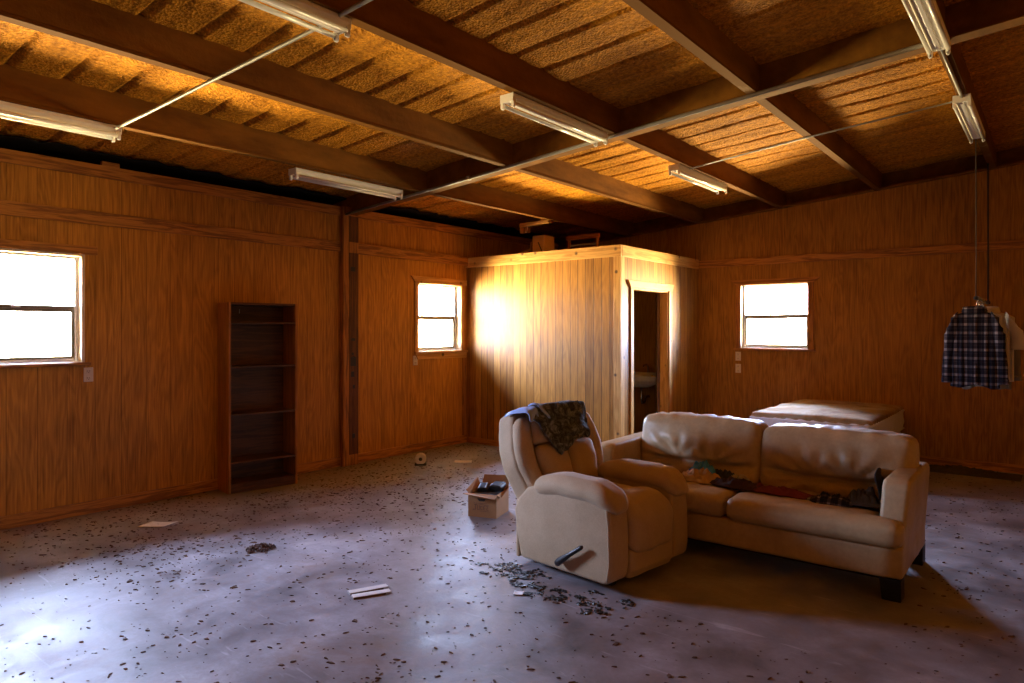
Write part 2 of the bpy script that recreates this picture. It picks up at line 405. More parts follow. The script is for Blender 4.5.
# walls with openings
def wall_pieces(m, axis, lo, hi, a0, a1, z0, z1, holes):
    """Slab between lo..hi on the wall's normal axis, spanning a0..a1, with rectangular holes."""
    def B(p, q, r, s):
        if q-p < 1e-6 or s-r < 1e-6: return
        if axis == 'X': m.box(lo, hi, p, q, r, s)      # wall normal along X, runs along Y
        else: m.box(p, q, lo, hi, r, s)
    cur = a0
    for h in sorted(holes):
        B(cur, h[0], z0, z1); B(h[0], h[1], z0, h[2]); B(h[0], h[1], h[3], z1); cur = h[1]
    B(cur, a1, z0, z1)
    return m
PT = 2.855                                             # top of the left wall's paneling
m = MB(); wall_pieces(m, 'X', LW-0.02, LW, FW, BW, 0, PT, [W1, W2])
wl = struct(m.build('wall_left', M['panel_left']))
m = MB(); wall_pieces(m, 'X', LW-0.17, LW-0.15, FW-0.3, BW+0.34, 0, 2.84, [W1, W2])
m.box(LW-0.70, LW-0.15, FW-0.3, BW+0.34, 2.80, 2.84); m.box(LW-0.72, LW-0.70, FW-0.3, BW+0.34, 2.80, 3.1)
m.box(LW-0.72, LW-0.02, BW+0.32, BW+0.34, 2.80, 3.12); m.box(LW-0.72, LW-0.02, FW-0.32, FW-0.30, 2.80, 3.12); m.box(LW-0.36, LW-0.15, BW+0.15, BW+0.34, 0, 3.12); m.box(LW-0.36, LW-0.15, FW-0.32, FW, 0, 3.12)
m.build('outer_sheet', M['underside'], wl)  # sheet coloured black so the eave recess reads as unlit
m = MB()
for w in (W1, W2):                                 # reveals (jamb boards) of each opening
    m.box(LW-0.15, LW+0.001, w[0]-0.02, w[0]+0.003, w[2]-0.02, w[3]+0.02); m.box(LW-0.15, LW+0.001, w[1]-0.003, w[1]+0.02, w[2]-0.02, w[3]+0.02)
    m.box(LW-0.15, LW+0.001, w[0], w[1], w[3]-0.003, w[3]+0.02); m.box(LW-0.15, LW+0.004, w[0], w[1], w[2]-0.02, w[2]+0.003)
m.build('window_reveals', M['reveal'], wl)

def raked(m, y0, y1, x0, x1, zlo, top):               # wall slab whose top follows the roof
    n = 8; xs = [x0+(x1-x0)*i/n for i in range(n+1)]
    m.prism([(x0, zlo), (x1, zlo)] + [(x, top(x)) for x in reversed(xs)], y0, y1, 'y'); return m
m = MB()
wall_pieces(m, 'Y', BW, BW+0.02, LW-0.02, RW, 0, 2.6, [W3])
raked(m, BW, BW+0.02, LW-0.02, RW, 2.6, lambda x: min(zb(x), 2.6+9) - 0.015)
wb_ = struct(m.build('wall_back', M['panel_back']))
m = MB(); wall_pieces(m, 'Y', BW+0.15, BW+0.17, LW-0.34, RW+0.34, 0, 2.6, [W3])
raked(m, BW+0.15, BW+0.17, LW-0.34, RW+0.34, 2.6, lambda x: zf(x)+0.1)
m.build('outer_sheet', M['beam'], wb_)
m = MB(); w = W3
m.box(w[0]-0.02, w[0]+0.003, BW-0.001, BW+0.15, w[2]-0.02, w[3]+0.02); m.box(w[1]-0.003, w[1]+0.02, BW-0.001, BW+0.15, w[2]-0.02, w[3]+0.02)
m.box(w[0], w[1], BW-0.001, BW+0.15, w[3]-0.003, w[3]+0.02); m.box(w[0], w[1], BW-0.004, BW+0.15, w[2]-0.02, w[2]+0.003)
m.build('window_reveals', M['reveal'], wb_)
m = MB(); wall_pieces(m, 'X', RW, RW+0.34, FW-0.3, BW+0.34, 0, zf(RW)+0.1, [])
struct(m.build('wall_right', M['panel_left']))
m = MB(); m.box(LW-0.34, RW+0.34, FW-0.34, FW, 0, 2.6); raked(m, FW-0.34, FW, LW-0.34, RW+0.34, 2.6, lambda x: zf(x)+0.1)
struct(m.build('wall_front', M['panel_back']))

# ceiling: foamed sheet steel, ribs recessed every foot, running from eave to ridge
def ceiling():
    m = MB(); ys = []; y = FW-0.3; pitch = 0.3048
    prof = []
    while y < BW+0.33:
        k = (y - FW) % pitch
        d = abs(k - pitch/2)
        h = 0.0 if d > 0.026 else 0.020*min(1.0, (0.026-d)/0.018)
        d2 = min(k, pitch-k)
        
        prof.append((y, h)); y += 0.0127
    xs = [LW-0.74 + i*0.11 for i in range(int((RW+0.34-(LW-0.74))/0.11)+2)]
    for x in xs: pass
    nx, ny = len(xs), len(prof)
    vs = []
    for x in xs:
        for (y, h) in prof:
            nz = noise.fractal(Vector((x*2.5, y*6.0, 3.1)), 0.8, 2.0, 3)*0.010 + noise.noise(Vector((x*14, y*16, 1.0)))*0.004
            vs.append((x, y, zf(x) + h + nz))
    fs = [(i*ny+j, i*ny+j+1, (i+1)*ny+j+1, (i+1)*ny+j) for i in range(nx-1) for j in range(ny-1)]
    # upper skin so the roof is a solid sheet
    b = len(vs)
    for x in (xs[0], 1.1, xs[-1]):
        vs += [(x, prof[0][0], zf(x)+0.16), (x, prof[-1][0], zf(x)+0.16)]
    fs += [(b, b+1, b+3, b+2), (b+2, b+3, b+5, b+4)]
    fs += [(0, ny-1, b+1, b)] 
    m.add(vs, fs)
    o = m.build('ceiling', M['foam'], smooth=True)
    q = MB(); rnd = random.Random(9); yy = FW; pts = []
    while yy < BW: pts.append((LW+0.02+rnd.uniform(-0.05, 0.05), yy)); yy += 0.11
    poly = pts + [(LW-0.72, BW), (LW-0.72, FW)]
    q.add([(x, y, zf(x)-0.022) for x, y in pts] + [(LW-0.70, y, zf(LW-0.7)-0.03) for x, y in pts], [(i, i+1, len(pts)+i+1, len(pts)+i) for i in range(len(pts)-1)])
    q.build('eave_shade_strip', M['underside'], o, solid=0.01)  # added black strip standing in for the unlit gap under the eave
    return struct(o)
ceiling()

# purlins (steel, foam-dusted) and the cross rafter
BEAMX = [-4.99, -3.89, -2.79, -1.69, -0.59, 0.51]
for i, x in enumerate(BEAMX):
    z = zb(x)
    m = MB(); m.box(x+0.028, x+0.058, FW+0.01, BW+0.14, z+0.010, z+FOAM_UP+0.03)
    o = m.build('ceiling_beam', M['beam'], bevel=0.012); struct(o)
    f = MB(); f.box(x, x+0.066, FW+0.02, BW-0.004, z-0.004, z+0.012); f.box(x, x+0.006, FW+0.02, BW-0.004, z+0.012, z+0.026)
    f.build('flange', M['flange'], o)
RY0, RY1 = 4.74, 4.86
m = MB()
for x0, x1 in ((LW-0.25, 1.1), (1.1, RW+0.2)):
    m.prism([(x0, zb(x0)+0.01), (x1, zb(x1)+0.01), (x1, zf(x1)+0.04), (x0, zf(x0)+0.04)], RY0+0.045, RY1-0.045, 'y')
raf = struct(m.build('ceiling_rafter', M['beam'], bevel=0.005))
m = MB()
for x0, x1 in ((LW-0.25, 1.1), (1.1, RW+0.2)):
    m.prism([(x0, zb(x0)-0.012), (x1, zb(x1)-0.012), (x1, zb(x1)+0.0), (x0, zb(x0)+0.0)], RY0, RY1, 'y')
m.build('flange', M['beam'], raf)
# rake angle along the top of the back wall, eave girt behind the top of the left wall
m = MB(); m.prism([(LW, zb(LW)-0.012), (1.1, zb(1.1)-0.012), (1.1, zb(1.1)+0.016), (LW, zb(LW)+0.016)], BW-0.03, BW+0.02, 'y')
struct(m.build('trim_1', M['beam'], bevel=0.003))
# left wall trim boards
YA, YB_ = 4.68, 4.885                                  # wall post
struct(MB().box(LW, LW+0.022, FW+0.01, YA, 2.365, 2.475).build('trim_3', M['trim_y'], bevel=0.004))
struct(MB().box(LW, LW+0.022, YB_-0.205, 6.735, 2.355, 2.475).build('trim_4', M['trim_y'], bevel=0.004, loc=(0.03,0,0)))
struct(MB().box(LW, LW+0.022, FW+0.01, YA, PT-0.095, PT+0.008).build('trim_5', M['trim_y'], bevel=0.004))
struct(MB().box(LW, LW+0.022, YB_, BW-0.01, PT-0.095, PT+0.008).build('trim_6', M['trim_y'], bevel=0.004))
struct(MB().box(LW, LW+0.022, FW+0.01, YA, 0.0, 0.10).build('baseboard_left', M['trim_y'], bevel=0.004))
struct(MB().box(LW, LW+0.022, YB_, 6.735, 0.0, 0.10).build('baseboard_left_far', M['trim_y'], bevel=0.004))
struct(MB().box(-3.84, RW-0.01, BW-0.022, BW, 2.342, 2.44).build('trim_7', M['trim_x'], bevel=0.004))
struct(MB().box(-3.84, RW-0.01, BW-0.018, BW, 0, 0.09).build('baseboard_back', M['trim_x'], bevel=0.004))
# boxed wall post
m = MB(); m.box(LW, LW+0.075, YA, YB_, 0, 2.86)
post = struct(m.build('trim_8', M['trim_z'], bevel=0.004))
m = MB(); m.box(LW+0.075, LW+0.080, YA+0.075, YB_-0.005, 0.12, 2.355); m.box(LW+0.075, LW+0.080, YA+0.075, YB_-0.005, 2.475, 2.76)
m.build('dark_board', M['post_board'], post)
m = MB(); rnd = random.Random(3)
for (z, h) in ((2.15, .05), (1.38, .03), (1.22, .03), (1.10, .10), (.98, .06), (.85, .04), (.30, .05)):
    m.box(LW+0.080, LW+0.083, YA+0.09+rnd.random()*.03, YA+0.13+rnd.random()*.04, z, z+h)
m.build('glue_mark', M['black'], post)
# junction block lumps on top trim
struct(MB().box(LW-0.02, LW+0.02, 2.28, 2.42, PT+0.008, PT+0.045).build('trim_9', M['trim_y'], bevel=0.004))

# ------------------------------------------------------------------ windows (double-hung sash)
def window(name, axis, face, a0, a1, z0, z1, out, depth=0.075):
    """axis 'X': wall normal along X (runs along Y). out = -1/+1 direction to the outside."""
    def B(m, p, q, d0, d1, r, s):
        lo, hi = sorted((face+out*d0, face+out*d1))
        if axis == 'X': m.box(lo, hi, p, q, r, s)
        else: m.box(p, q, lo, hi, r, s)
    zm = (z0+z1)/2
    m = MB(); t = 0.028
    B(m, a0, a0+t, depth, depth+0.07, z0, z1); B(m, a1-t, a1, depth, depth+0.07, z0, z1)
    B(m, a0+t, a1-t, depth, depth+0.07, z0, z0+t); B(m, a0+t, a1-t, depth, depth+0.07, z1-t*0.8, z1)
    o = struct(m.build(name, M['alu'], bevel=0.003))
    m = MB(); s = 0.02
    B(m, a0+t, a1-t, depth+0.012, depth+0.035, zm-0.026, zm+0.026)
    B(m, a0+t, a0+t+s, depth+0.012, depth+0.032, z0+t, zm-0.016); B(m, a1-t-s, a1-t, depth+0.012, depth+0.032, z0+t, zm-0.016)
    B(m, a0+t+s, a1-t-s, depth+0.012, depth+0.032, z0+t, z0+t+s)
    m.build('lower_sash', M['sash'], o, bevel=0.002)
    m = MB(); B(m, a0+t+s, a1-t-s, depth+0.020, depth+0.024, z0+t+s, zm-0.016); m.build('lower_pane', M['glass'], o)
    m = MB(); B(m, a0+t, a1-t, depth+0.045, depth+0.049, zm-0.01, z1-t*0.8); m.build('upper_pane', M['glass'], o)
    m = MB(); B(m, (a0+a1)/2-0.03, (a0+a1)/2+0.03, depth-0.004, depth+0.012, zm+0.004, zm+0.02); m.build('sash_lock', M['alu'], o)
    return o
wn1 = window('window_1', 'X', LW, *W1, -1)
wn2 = window('window_2', 'X', LW, *W2, -1)
wn3 = window('window_3', 'Y', BW, *W3, 1)
# casings
m = MB(); m.box(LW, LW+0.018, W1[0]-0.12, W1[1]+0.11, W1[3]+0.015, W1[3]+0.085); m.build('head_board', M['trim_y'], wn1, bevel=0.003)
m = MB(); m.box(LW, LW+0.028, W1[0]-0.06, W1[1]+0.06, W1[2]-0.03, W1[2]-0.003); m.build('sill', M['trim_y'], wn1, bevel=0.003)
m = MB()
m.prism([(W2[0]-0.055, 2.085), (6.735, 2.085), (6.735, 2.165), (W2[0]-0.125, 2.165)], LW, LW+0.024, 'x'); m.build('head_board', M['pine_y'], wn2, bevel=0.003)
m = MB(); m.box(LW, LW+0.02, W2[0]-0.06, W2[0], 1.23, 2.085); m.box(LW, LW+0.02, W2[1], W2[1]+0.065, 1.23, 2.085); m.build('side_casing', M['pine_z'], wn2, bevel=0.003)
m = MB(); m.box(LW, LW+0.045, W2[0]-0.07, 6.735, 1.205, 1.232); m.build('sill', M['pine_y'], wn2, bevel=0.004)
m = MB(); m.prism([(W2[0]-0.01, 1.135), (6.735, 1.135), (6.735, 1.205), (W2[0]-0.055, 1.205)], LW, LW+0.02, 'x'); m.build('apron', M['pine_y'], wn2, bevel=0.003)
m = MB(); m.box(LW, LW+0.015, 6.665, 6.735, 0.10, 1.13); m.build('lower_casing', M['trim_z'], wn2, bevel=0.003)
m = MB(); m.prism([(W3[0]-0.06, 2.09), (W3[1]+0.075, 2.09), (W3[1]+0.15, 2.155), (W3[0]-0.13, 2.155)], BW-0.022, BW, 'y'); m.build('head_board', M['trim_x'], wn3, bevel=0.003)
m = MB(); m.box(W3[0]-0.065, W3[0], BW-0.018, BW, 1.262, 2.09); m.box(W3[1], W3[1]+0.07, BW-0.018, BW, 1.262, 2.09); m.build('side_casing', M['trim_z'], wn3, bevel=0.003)
m = MB(); m.box(W3[0]-0.09, W3[1]+0.09, BW-0.03, BW, 1.235, 1.262); m.build('sill', M['trim_x'], wn3, bevel=0.003)

# ------------------------------------------------------------------ bathroom partition
PX = -3.86; PY = 6.75; PH = 2.46                       # outer faces and height
DO = (7.035, 7.955, 1.99)                              # doorway y0, y1, top
struct(MB().box(LW+0.001, PX, PY, PY+0.09, 0, PH-0.12).build('wall_partition_front', M['plank_x']))
m = MB(); m.box(PX-0.09, PX, PY+0.09, DO[0], 0, PH-0.12); m.box(PX-0.09, PX, DO[0], DO[1], DO[2], PH-0.12); m.box(PX-0.09, PX, DO[1], BW-0.001, 0, PH-0.12)
struct(m.build('wall_partition_side', M['plank_y']))
struct(MB().box(LW+0.03, PX-0.02, PY+0.02, BW-0.001, PH-0.12, PH-0.02).build('ceiling_partition', M['trim_x']))
struct(MB().box(LW+0.001, PX+0.02, PY-0.022, PY+0.02, PH-0.13, PH).build('trim_10', M['pine_x'], bevel=0.004))
struct(MB().box(PX-0.02, PX+0.022, PY+0.02, BW-0.023, PH-0.13, PH).build('trim_11', M['pine_y'], bevel=0.004))
struct(MB().box(PX-0.075, PX+0.016, PY-0.016, PY, 0, PH-0.13).build('trim_12', M['pine_z'], bevel=0.003))
struct(MB().box(PX, PX+0.016, PY, PY+0.075, 0, PH-0.13).build('trim_13', M['pine_z'], bevel=0.003))
struct(MB().box(LW+0.03, PX-0.09, PY-0.014, PY, 0, 0.075).build('baseboard_partition', M['trim_x'], bevel=0.003))
# doorway casing and door
d1 = MB(); y0, y1, zt = DO
d1.box(PX-0.10, PX+0.004, y0, y0+0.02, 0, zt); d1.box(PX-0.10, PX+0.004, y1-0.02, y1, 0, zt); d1.box(PX-0.10, PX+0.004, y0+0.02, y1-0.02, zt-0.02, zt)
door = struct(d1.build('door_1', M['pine_z'], bevel=0.002))
m = MB(); m.box(PX, PX+0.02, y0-0.062, y0, 0, zt); m.box(PX, PX+0.02, y1, y1+0.062, 0, zt); m.build('side_casing', M['pine_z'], door, bevel=0.003)
m = MB(); m.prism([(y0-0.07, zt), (y1+0.07, zt), (y1+0.135, zt+0.085), (y0-0.135, zt+0.085)], PX, PX+0.026, 'x'); m.build('head_board', M['pine_y'], door, bevel=0.003)
hinge = Vector((PX-0.115, y1-0.035, 0)); dv = Vector((-0.35, 0.66, 0)).normalized(); nv = Vector((dv.y, -dv.x, 0))
R = Matrix((dv, nv, Vector((0,0,1)))).transposed()
m = MB(); m.obox(hinge + dv*0.38 + Vector((0,0,0.995)), (0.76, 0.035, 1.95), R); leaf = m.build('door_leaf', M['door_wood'], door, bevel=0.003)
m = MB(); m.obox(hinge + dv*0.762 + Vector((0,0,1.00)), (0.006, 0.026, 0.07), R); m.obox(hinge + dv*0.762 + Vector((0,0,0.855)), (0.006, 0.026, 0.07), R); m.build('latch_plate', M['brass'], leaf)
m = MB()
m.tube([hinge + dv*0.70 + nv*q + Vector((0,0,0.86)) for q in (-0.02, -0.05, -0.065, -0.085)], [0.012, 0.012, 0.028, 0.018], 14); m.build('door_knob', M['brass'], leaf, smooth=True)
# sink inside
sk = tag(empty('wall_sink', (-4.60, BW-0.001, 0)), 'white wall sink dimly seen through the bathroom doorway', 'sink')
prof = [(0.10, 0.70), (0.17, 0.74), (0.235, 0.80), (0.25, 0.85), (0.25, 0.862), (0.225, 0.862), (0.20, 0.82), (0.10, 0.775)]
m = MB(); m.lathe(prof, (0, 0, 0), 28); m.v = [(x*1.35, y*0.9-0.26, z) for x,y,z in m.v]
m.box(-0.36, 0.36, -0.07, 0, 0.835, 0.895); m.build('basin', M['porcelain'], sk, smooth=False)
m = MB(); m.tube([(0, -0.04, 0.90), (0, -0.04, 0.98), (0, -0.08, 1.01), (0, -0.16, 1.0), (0, -0.17, 0.975)], 0.012, 10); m.build('faucet', M['chrome'], sk, smooth=True)
m = MB(); m.tube([(0, -0.24, 0.71), (0, -0.24, 0.52), (0, -0.21, 0.47), (0, -0.15, 0.47), (0, -0.12, 0.52), (0, -0.12, 0.55), (0, -0.01, 0.55)], 0.018, 10); m.build('drain_pipe', M['chrome'], sk, smooth=True)

# ------------------------------------------------------------------ outlets
def outlet(axis, face, a, z, label):
    o = empty('electrical_outlet', (face, a, z) if axis == 'X' else (a, face, z), PI/2 if axis == 'X' else 0)
    tag(o, label, 'outlet', 'wall outlets')
    m = MB(); m.box(-0.036, 0.036, -0.008, 0, -0.058, 0.058); p = m.build('cover_plate', M['plate'], o, bevel=0.003)
    for dz in (-0.028, 0.028):
        q = MB(); q.box(-0.017, 0.017, -0.011, -0.007, dz-0.015, dz+0.015); f = q.build('socket', M['plate'], o, bevel=0.003)
        q = MB(); q.box(-0.009, -0.006, -0.0118, -0.010, dz-0.004, dz+0.008); q.box(0.006, 0.009, -0.0118, -0.010, dz-0.004, dz+0.008); q.box(-0.003, 0.003, -0.0118, -0.010, dz-0.012, dz-0.007)
        q.build('slot', M['slot'], f)
    return o
outlet('X', LW, 2.185, 1.135, 'ivory outlet on the left wall under the near window')
outlet('X', LW, 5.815, 1.125, 'ivory outlet under the window in the corner beside the bathroom partition')
outlet('Y', BW, -3.305, 1.155, 'upper of two outlets below the back wall window')
outlet('Y', BW, -3.305, 0.995, 'lower of two outlets below the back wall window')

# ------------------------------------------------------------------ strip lights and conduits
def strip_light(x, y0, y1, label):
    L = (y1-y0); o = tag(empty('strip_light', (x, (y0+y1)/2, zb(x)-0.004)), label, 'light fixture', 'fluorescent strip lights on the ceiling beams')
    h = L/2
    m = MB(); m.prism([(-0.055, 0), (0.055, 0), (0.055, -0.022), (0.034, -0.052), (-0.034, -0.052), (-0.055, -0.022)], -h, h, 'y')
    b = m.build('housing', M['white_metal'], o, bevel=0.003)
    m = MB(); m.box(-0.012, 0.012, -h+0.03, h-0.03, -0.062, -0.0515); m.build('ballast_ridge', M['white_metal'], o, bevel=0.003)
    for sx in (-1, 1):
        t = MB(); t.tube([(sx*0.047, -h+0.018, -0.066), (sx*0.047, h-0.018, -0.066)], 0.0125, 14); t.build('fluorescent_tube', M['tube'], o, smooth=True)
    for sy in (-1, 1):
        e = MB(); e.box(-0.056, 0.056, sy*h-0.004, sy*h+0.004, -0.054, 0.001); e.build('end_plate', M['white_metal'], o, bevel=0.002)
        for sx in (-1, 1):
            l = MB(); l.prism([(sx*0.045-0.012, -0.04), (sx*0.045+0.012, -0.04), (sx*0.045+0.012, -0.082), (sx*0.045+0.006, -0.092), (sx*0.045-0.006, -0.092), (sx*0.045-0.012, -0.082)], sy*(h-0.012)-0.010, sy*(h-0.012)+0.010, 'y')
            lo = l.build('lamp_holder', M['white_metal'], o, bevel=0.002)
            l = MB(); l.box(sx*0.045-0.003, sx*0.045+0.003, sy*(h-0.0225)-0.0008, sy*(h-0.0225)+0.0008, -0.088, -0.072); l.build('pin_slot', M['slot'], lo)
    return o
strip_light(-4.99, 0.72, 1.94, 'white strip light over the near window, at the left end of the thin conduit')
strip_light(-2.80, 0.92, 2.14, 'white strip light cut by the top edge, crossed by the thin left conduit')
strip_light(-5.06, 3.34, 4.53, 'white strip light near the left wall, above the wall post')
strip_light(-2.82, 3.46, 4.64, 'white strip light in the middle of the ceiling, ending at the long conduit')
strip_light(-2.81, 5.92, 7.08, 'small white strip light over the bathroom, at the left end of the thin wire conduit')
strip_light(-0.56, 3.55, 4.77, 'white strip light cut by the top edge at the right, nearer of the two there')
strip_light(-0.56, 5.95, 7.17, 'white strip light at far right, nearest the back wall and the hanging shirts')

def conduit(name, pts, r, label, clips=()):
    o = tag(empty(name, pts[0]), label, 'conduit', 'electrical conduits on the ceiling'); b = Vector(pts[0])
    m = MB(); m.tube([Vector(p)-b for p in pts], r, 8); m.build('pipe', M['conduit'], o, smooth=True)
    for c in clips:
        q = MB(); c = Vector(c)-b; q.box(c.x-0.02, c.x+0.02, c.y-0.022, c.y+0.022, c.z-0.016, c.z+0.02); q.build('coupling', M['conduit'], o, bevel=0.004)
    return o
conduit('conduit', [(-4.99, 1.90, zb(-4.99)-0.03), (-4.6, 1.95, zb(-4.6)-0.016), (-2.9, 2.07, zb(-2.9)-0.014), (-2.0, 2.10, zb(-2.0)-0.014), (-1.0, 2.10, zb(-1.0)-0.014)], 0.011,
        'thin metal conduit from the near left strip light up to the top edge')
YC2 = RY0-0.026
conduit('conduit', [(LW+0.02, YC2, zb(LW)-0.012), (-5.0, YC2, zb(-5.0)-0.016), (-2.8, YC2, zb(-2.8)-0.016), (-0.62, YC2, zb(-0.62)-0.016)], 0.015,
        'thick metal conduit running along the rafter across the whole ceiling', [(-4.3, YC2, zb(-4.3)-0.016)])
conduit('conduit', [(-2.74, 6.1, zb(-2.8)-0.02), (-1.7, 6.05, zb(-1.7)-0.012), (-0.60, 6.02, zb(-0.6)-0.02)], 0.007,
        'thinnest conduit between the two farthest strip lights, over the sofa')
conduit('conduit', [(-0.56, 4.76, zb(-0.56)-0.018), (-0.56, 5.96, zb(-0.56)-0.018)], 0.011,
        'short conduit joining the two strip lights at the right')

# ------------------------------------------------------------------ bookcase
bk = tag(empty('bookcase', (-5.905, 3.235, 0), math.radians(-8.5)), 'tall empty dark brown bookcase standing against the left wall', 'bookcase')
BWd, BD, BH = 0.66, 0.285, 1.755                        # width along local y, depth towards -x
for nm, y0, y1 in (('side_panel', 0, 0.02), ('side_panel', BWd-0.02, BWd)):
    MB().box(-BD, 0, y0, y1, 0, BH).build(nm, M['lit_side_wood'], bk, bevel=0.002)
MB().box(-BD, -0.002, 0.02, BWd-0.02, BH-0.022, BH-0.001).build('top_board', M['shelf_wood'], bk, bevel=0.002)
MB().box(-BD, -BD+0.008, 0.02, BWd-0.02, 0.0, BH-0.022).build('back_panel', M['shelf_wood'], bk)
for z in (1.575, 1.165, 0.725, 0.285, 0.085):
    MB().box(-BD+0.008, -0.006, 0.02, BWd-0.02, z-0.018, z).build('shelf', M['shelf_wood'], bk, bevel=0.002)
MB().box(-0.03, -0.012, 0.02, BWd-0.02, 0, 0.066).build('plinth', M['shelf_wood'], bk)
MB().box(-BD+0.008, -BD+0.011, 0.20, 0.204, 1.66, 1.70).build('chip_mark', M['paint_chip'], bk)

# ------------------------------------------------------------------ cardboard box
cb = tag(empty('cardboard_box', (-3.49, 4.15, 0), math.radians(18)), 'small open cardboard box with printed side on the floor behind the recliner', 'box')
cw, cd_, ch, th = 0.245, 0.27, 0.185, 0.004             # local x from -cw..0, y 0..cd
m = MB(); m.box(-cw, 0, 0, th, 0, ch); m.box(-cw, 0, cd_-th, cd_, 0, ch); m.box(-cw, -cw+th, th, cd_-th, 0, ch); m.box(-th, 0, th, cd_-th, 0, ch); m.box(-cw+th, -th, th, cd_-th, 0, th)
m.build('carton', M['cardboard'], cb)
def flap(pts):
    m = MB(); m.add(pts, [(0,1,2,3)]); return m.build('flap', M['cardboard'], cb, solid=0.004)
flap([(-cw-0.01, -0.002, ch), (0.004, -0.002, ch), (0.008, -0.058, ch-0.018), (-cw-0.02, -0.06, ch+0.006)])
flap([(-cw, cd_, ch), (0, cd_, ch), (-0.01, cd_+0.04, ch+0.10), (-cw+0.01, cd_+0.04, ch+0.09)])
flap([(0, 0.01, ch), (0, cd_-0.01, ch), (0.05, cd_-0.03, ch+0.06), (0.02, 0.05, ch-0.03)])
flap([(-cw, 0.01, ch), (-cw, cd_-0.01, ch), (-cw-0.03, cd_-0.02, ch+0.075), (-cw-0.03, 0.03, ch+0.02)])
m = MB(); m.prism([(-0.165, 0.150), (-0.09, 0.150), (-0.105, 0.128), (-0.15, 0.128)], -0.0015, -0.0003, 'y'); m.build('hand_hole', M['slot'], cb)
m = MB()                                                # blurred printing: mark and lines
for (x0, z0, x1, z1, t) in ((-0.20,0.112,-0.08,0.112,0.004), (-0.195,0.100,-0.165,0.100,0.006), (-0.18,0.100,-0.18,0.060,0.008), (-0.18,0.060,-0.20,0.060,0.007), (-0.20,0.060,-0.203,0.050,0.006),
        (-0.163,0.098,-0.163,0.060,0.006), (-0.163,0.060,-0.145,0.060,0.006), (-0.145,0.060,-0.145,0.095,0.006), (-0.135,0.090,-0.135,0.062,0.006), (-0.135,0.090,-0.118,0.086,0.006), (-0.135,0.062,-0.118,0.062,0.006),
        (-0.11,0.092,-0.11,0.062,0.006), (-0.11,0.092,-0.095,0.090,0.005), (-0.11,0.076,-0.097,0.076,0.005), (-0.11,0.062,-0.094,0.062,0.005), (-0.088,0.092,-0.072,0.092,0.005), (-0.072,0.092,-0.086,0.062,0.005), (-0.086,0.062,-0.068,0.062,0.005),
        (-0.15,0.106,-0.10,0.100,0.005), (-0.10,0.100,-0.065,0.098,0.005), (-0.14,0.050,-0.06,0.050,0.004)):
    dx, dz = x1-x0, z1-z0; l = math.hypot(dx, dz) or 1; nx, nz = -dz/l*t/2, dx/l*t/2
    m.prism([(x0+nx, z0+nz), (x1+nx, z1+nz), (x1-nx, z1-nz), (x0-nx, z0-nz)], -0.0015, -0.0003, 'y')
m.build('printing', M['ink'], cb)
def black_piece(loc, rz, L, tilt, label):
    o = empty('plastic_tray', loc, rz); tag(o, label, 'plastic piece', 'black plastic pieces in the box')
    m = MB(); m.prism([(-L/2, 0), (L/2, 0), (L/2+0.012, 0.03), (L/2, 0.05), (-L/2, 0.042), (-L/2-0.01, 0.02)], -0.05, 0.05, 'y'); o.rotation_euler = (tilt, 0, rz)
    m.build('tray_shell', M['black'], o, bevel=0.006)
    m = MB(); m.box(-L/2+0.012, L/2-0.012, -0.04, 0.04, 0.043, 0.050); m.build('tray_rim', M['navy'], o, bevel=0.002)
    return o
bm_ = Matrix.Rotation(math.radians(18), 4, 'Z')
def inbox(x, y, z): p = bm_ @ Vector((x, y, 0)); return (-3.49+p.x, 4.15+p.y, z)
black_piece(inbox(-0.185, 0.17, 0.175), 0.5, 0.07, 0.25, 'left black plastic piece poking out of the cardboard box')
black_piece(inbox(-0.07, 0.20, 0.19), 0.2, 0.10, 0.2, 'right and longer black plastic piece poking out of the cardboard box')
inner = tag(MB().box(-cw+0.012, -0.012, 0.012, cd_-0.012, 0.006, 0.172).build('packing_filler', M['charcoal'], None, bevel=0.01), 'dark filling inside the small cardboard box', 'packing')
inner.location = (-3.49, 4.15, 0); inner.rotation_euler = (0, 0, math.radians(18))

# ------------------------------------------------------------------ recliner
th_ = math.radians(-7.5); ux, uy = math.cos(th_), math.sin(th_); vx, vy = -uy, ux
O = Vector((-1.968, 3.345, 0))
RCW = 0.805
rc = tag(empty('recliner', (O.x - 0.4*ux + RCW/2*vx, O.y - 0.4*uy + RCW/2*vy, 0), th_), 'tan upholstered recliner with a lever on its side, garment over its back', 'armchair')
def U(m): return xform(m, lambda p: Vector((p.x+0.4, p.y-RCW/2, p.z)))   # (u,v,z) -> recliner space
F = M['microfibre']
def arm_panel(v0, v1, rear=-9):
    pr = [(-0.735, 0.045), (-0.05, 0.045), (-0.012, 0.075), (0.0, 0.16), (-0.005, 0.36), (-0.02, 0.50), (-0.06, 0.555), (-0.15, 0.575), (-0.55, 0.545), (-0.68, 0.50), (-0.76, 0.42), (-0.795, 0.345), (-0.77, 0.20)]
    pr = [(max(u, rear), z) for u, z in pr]
    if rear > -1: pr = [pr[0]] + pr[1:10] + [(rear, 0.47)]
    m = MB(); m.prism(pr, v0, v1, 'y'); return U(m)
arm_panel(0.0, 0.175).build('arm_panel', F, rc, bevel=0.028, bseg=4, smooth=True)
arm_panel(RCW-0.175, RCW, -0.62).build('arm_panel', F, rc, bevel=0.028, bseg=4, smooth=True)
for vv in (0.004, RCW-0.004):
    m = MB(); m.tube([(-0.035, vv, 0.07), (-0.020, vv, 0.16), (-0.024, vv, 0.36), (-0.042, vv, 0.49)], 0.0055, 8); U(m).build('piping', F, rc, smooth=True)
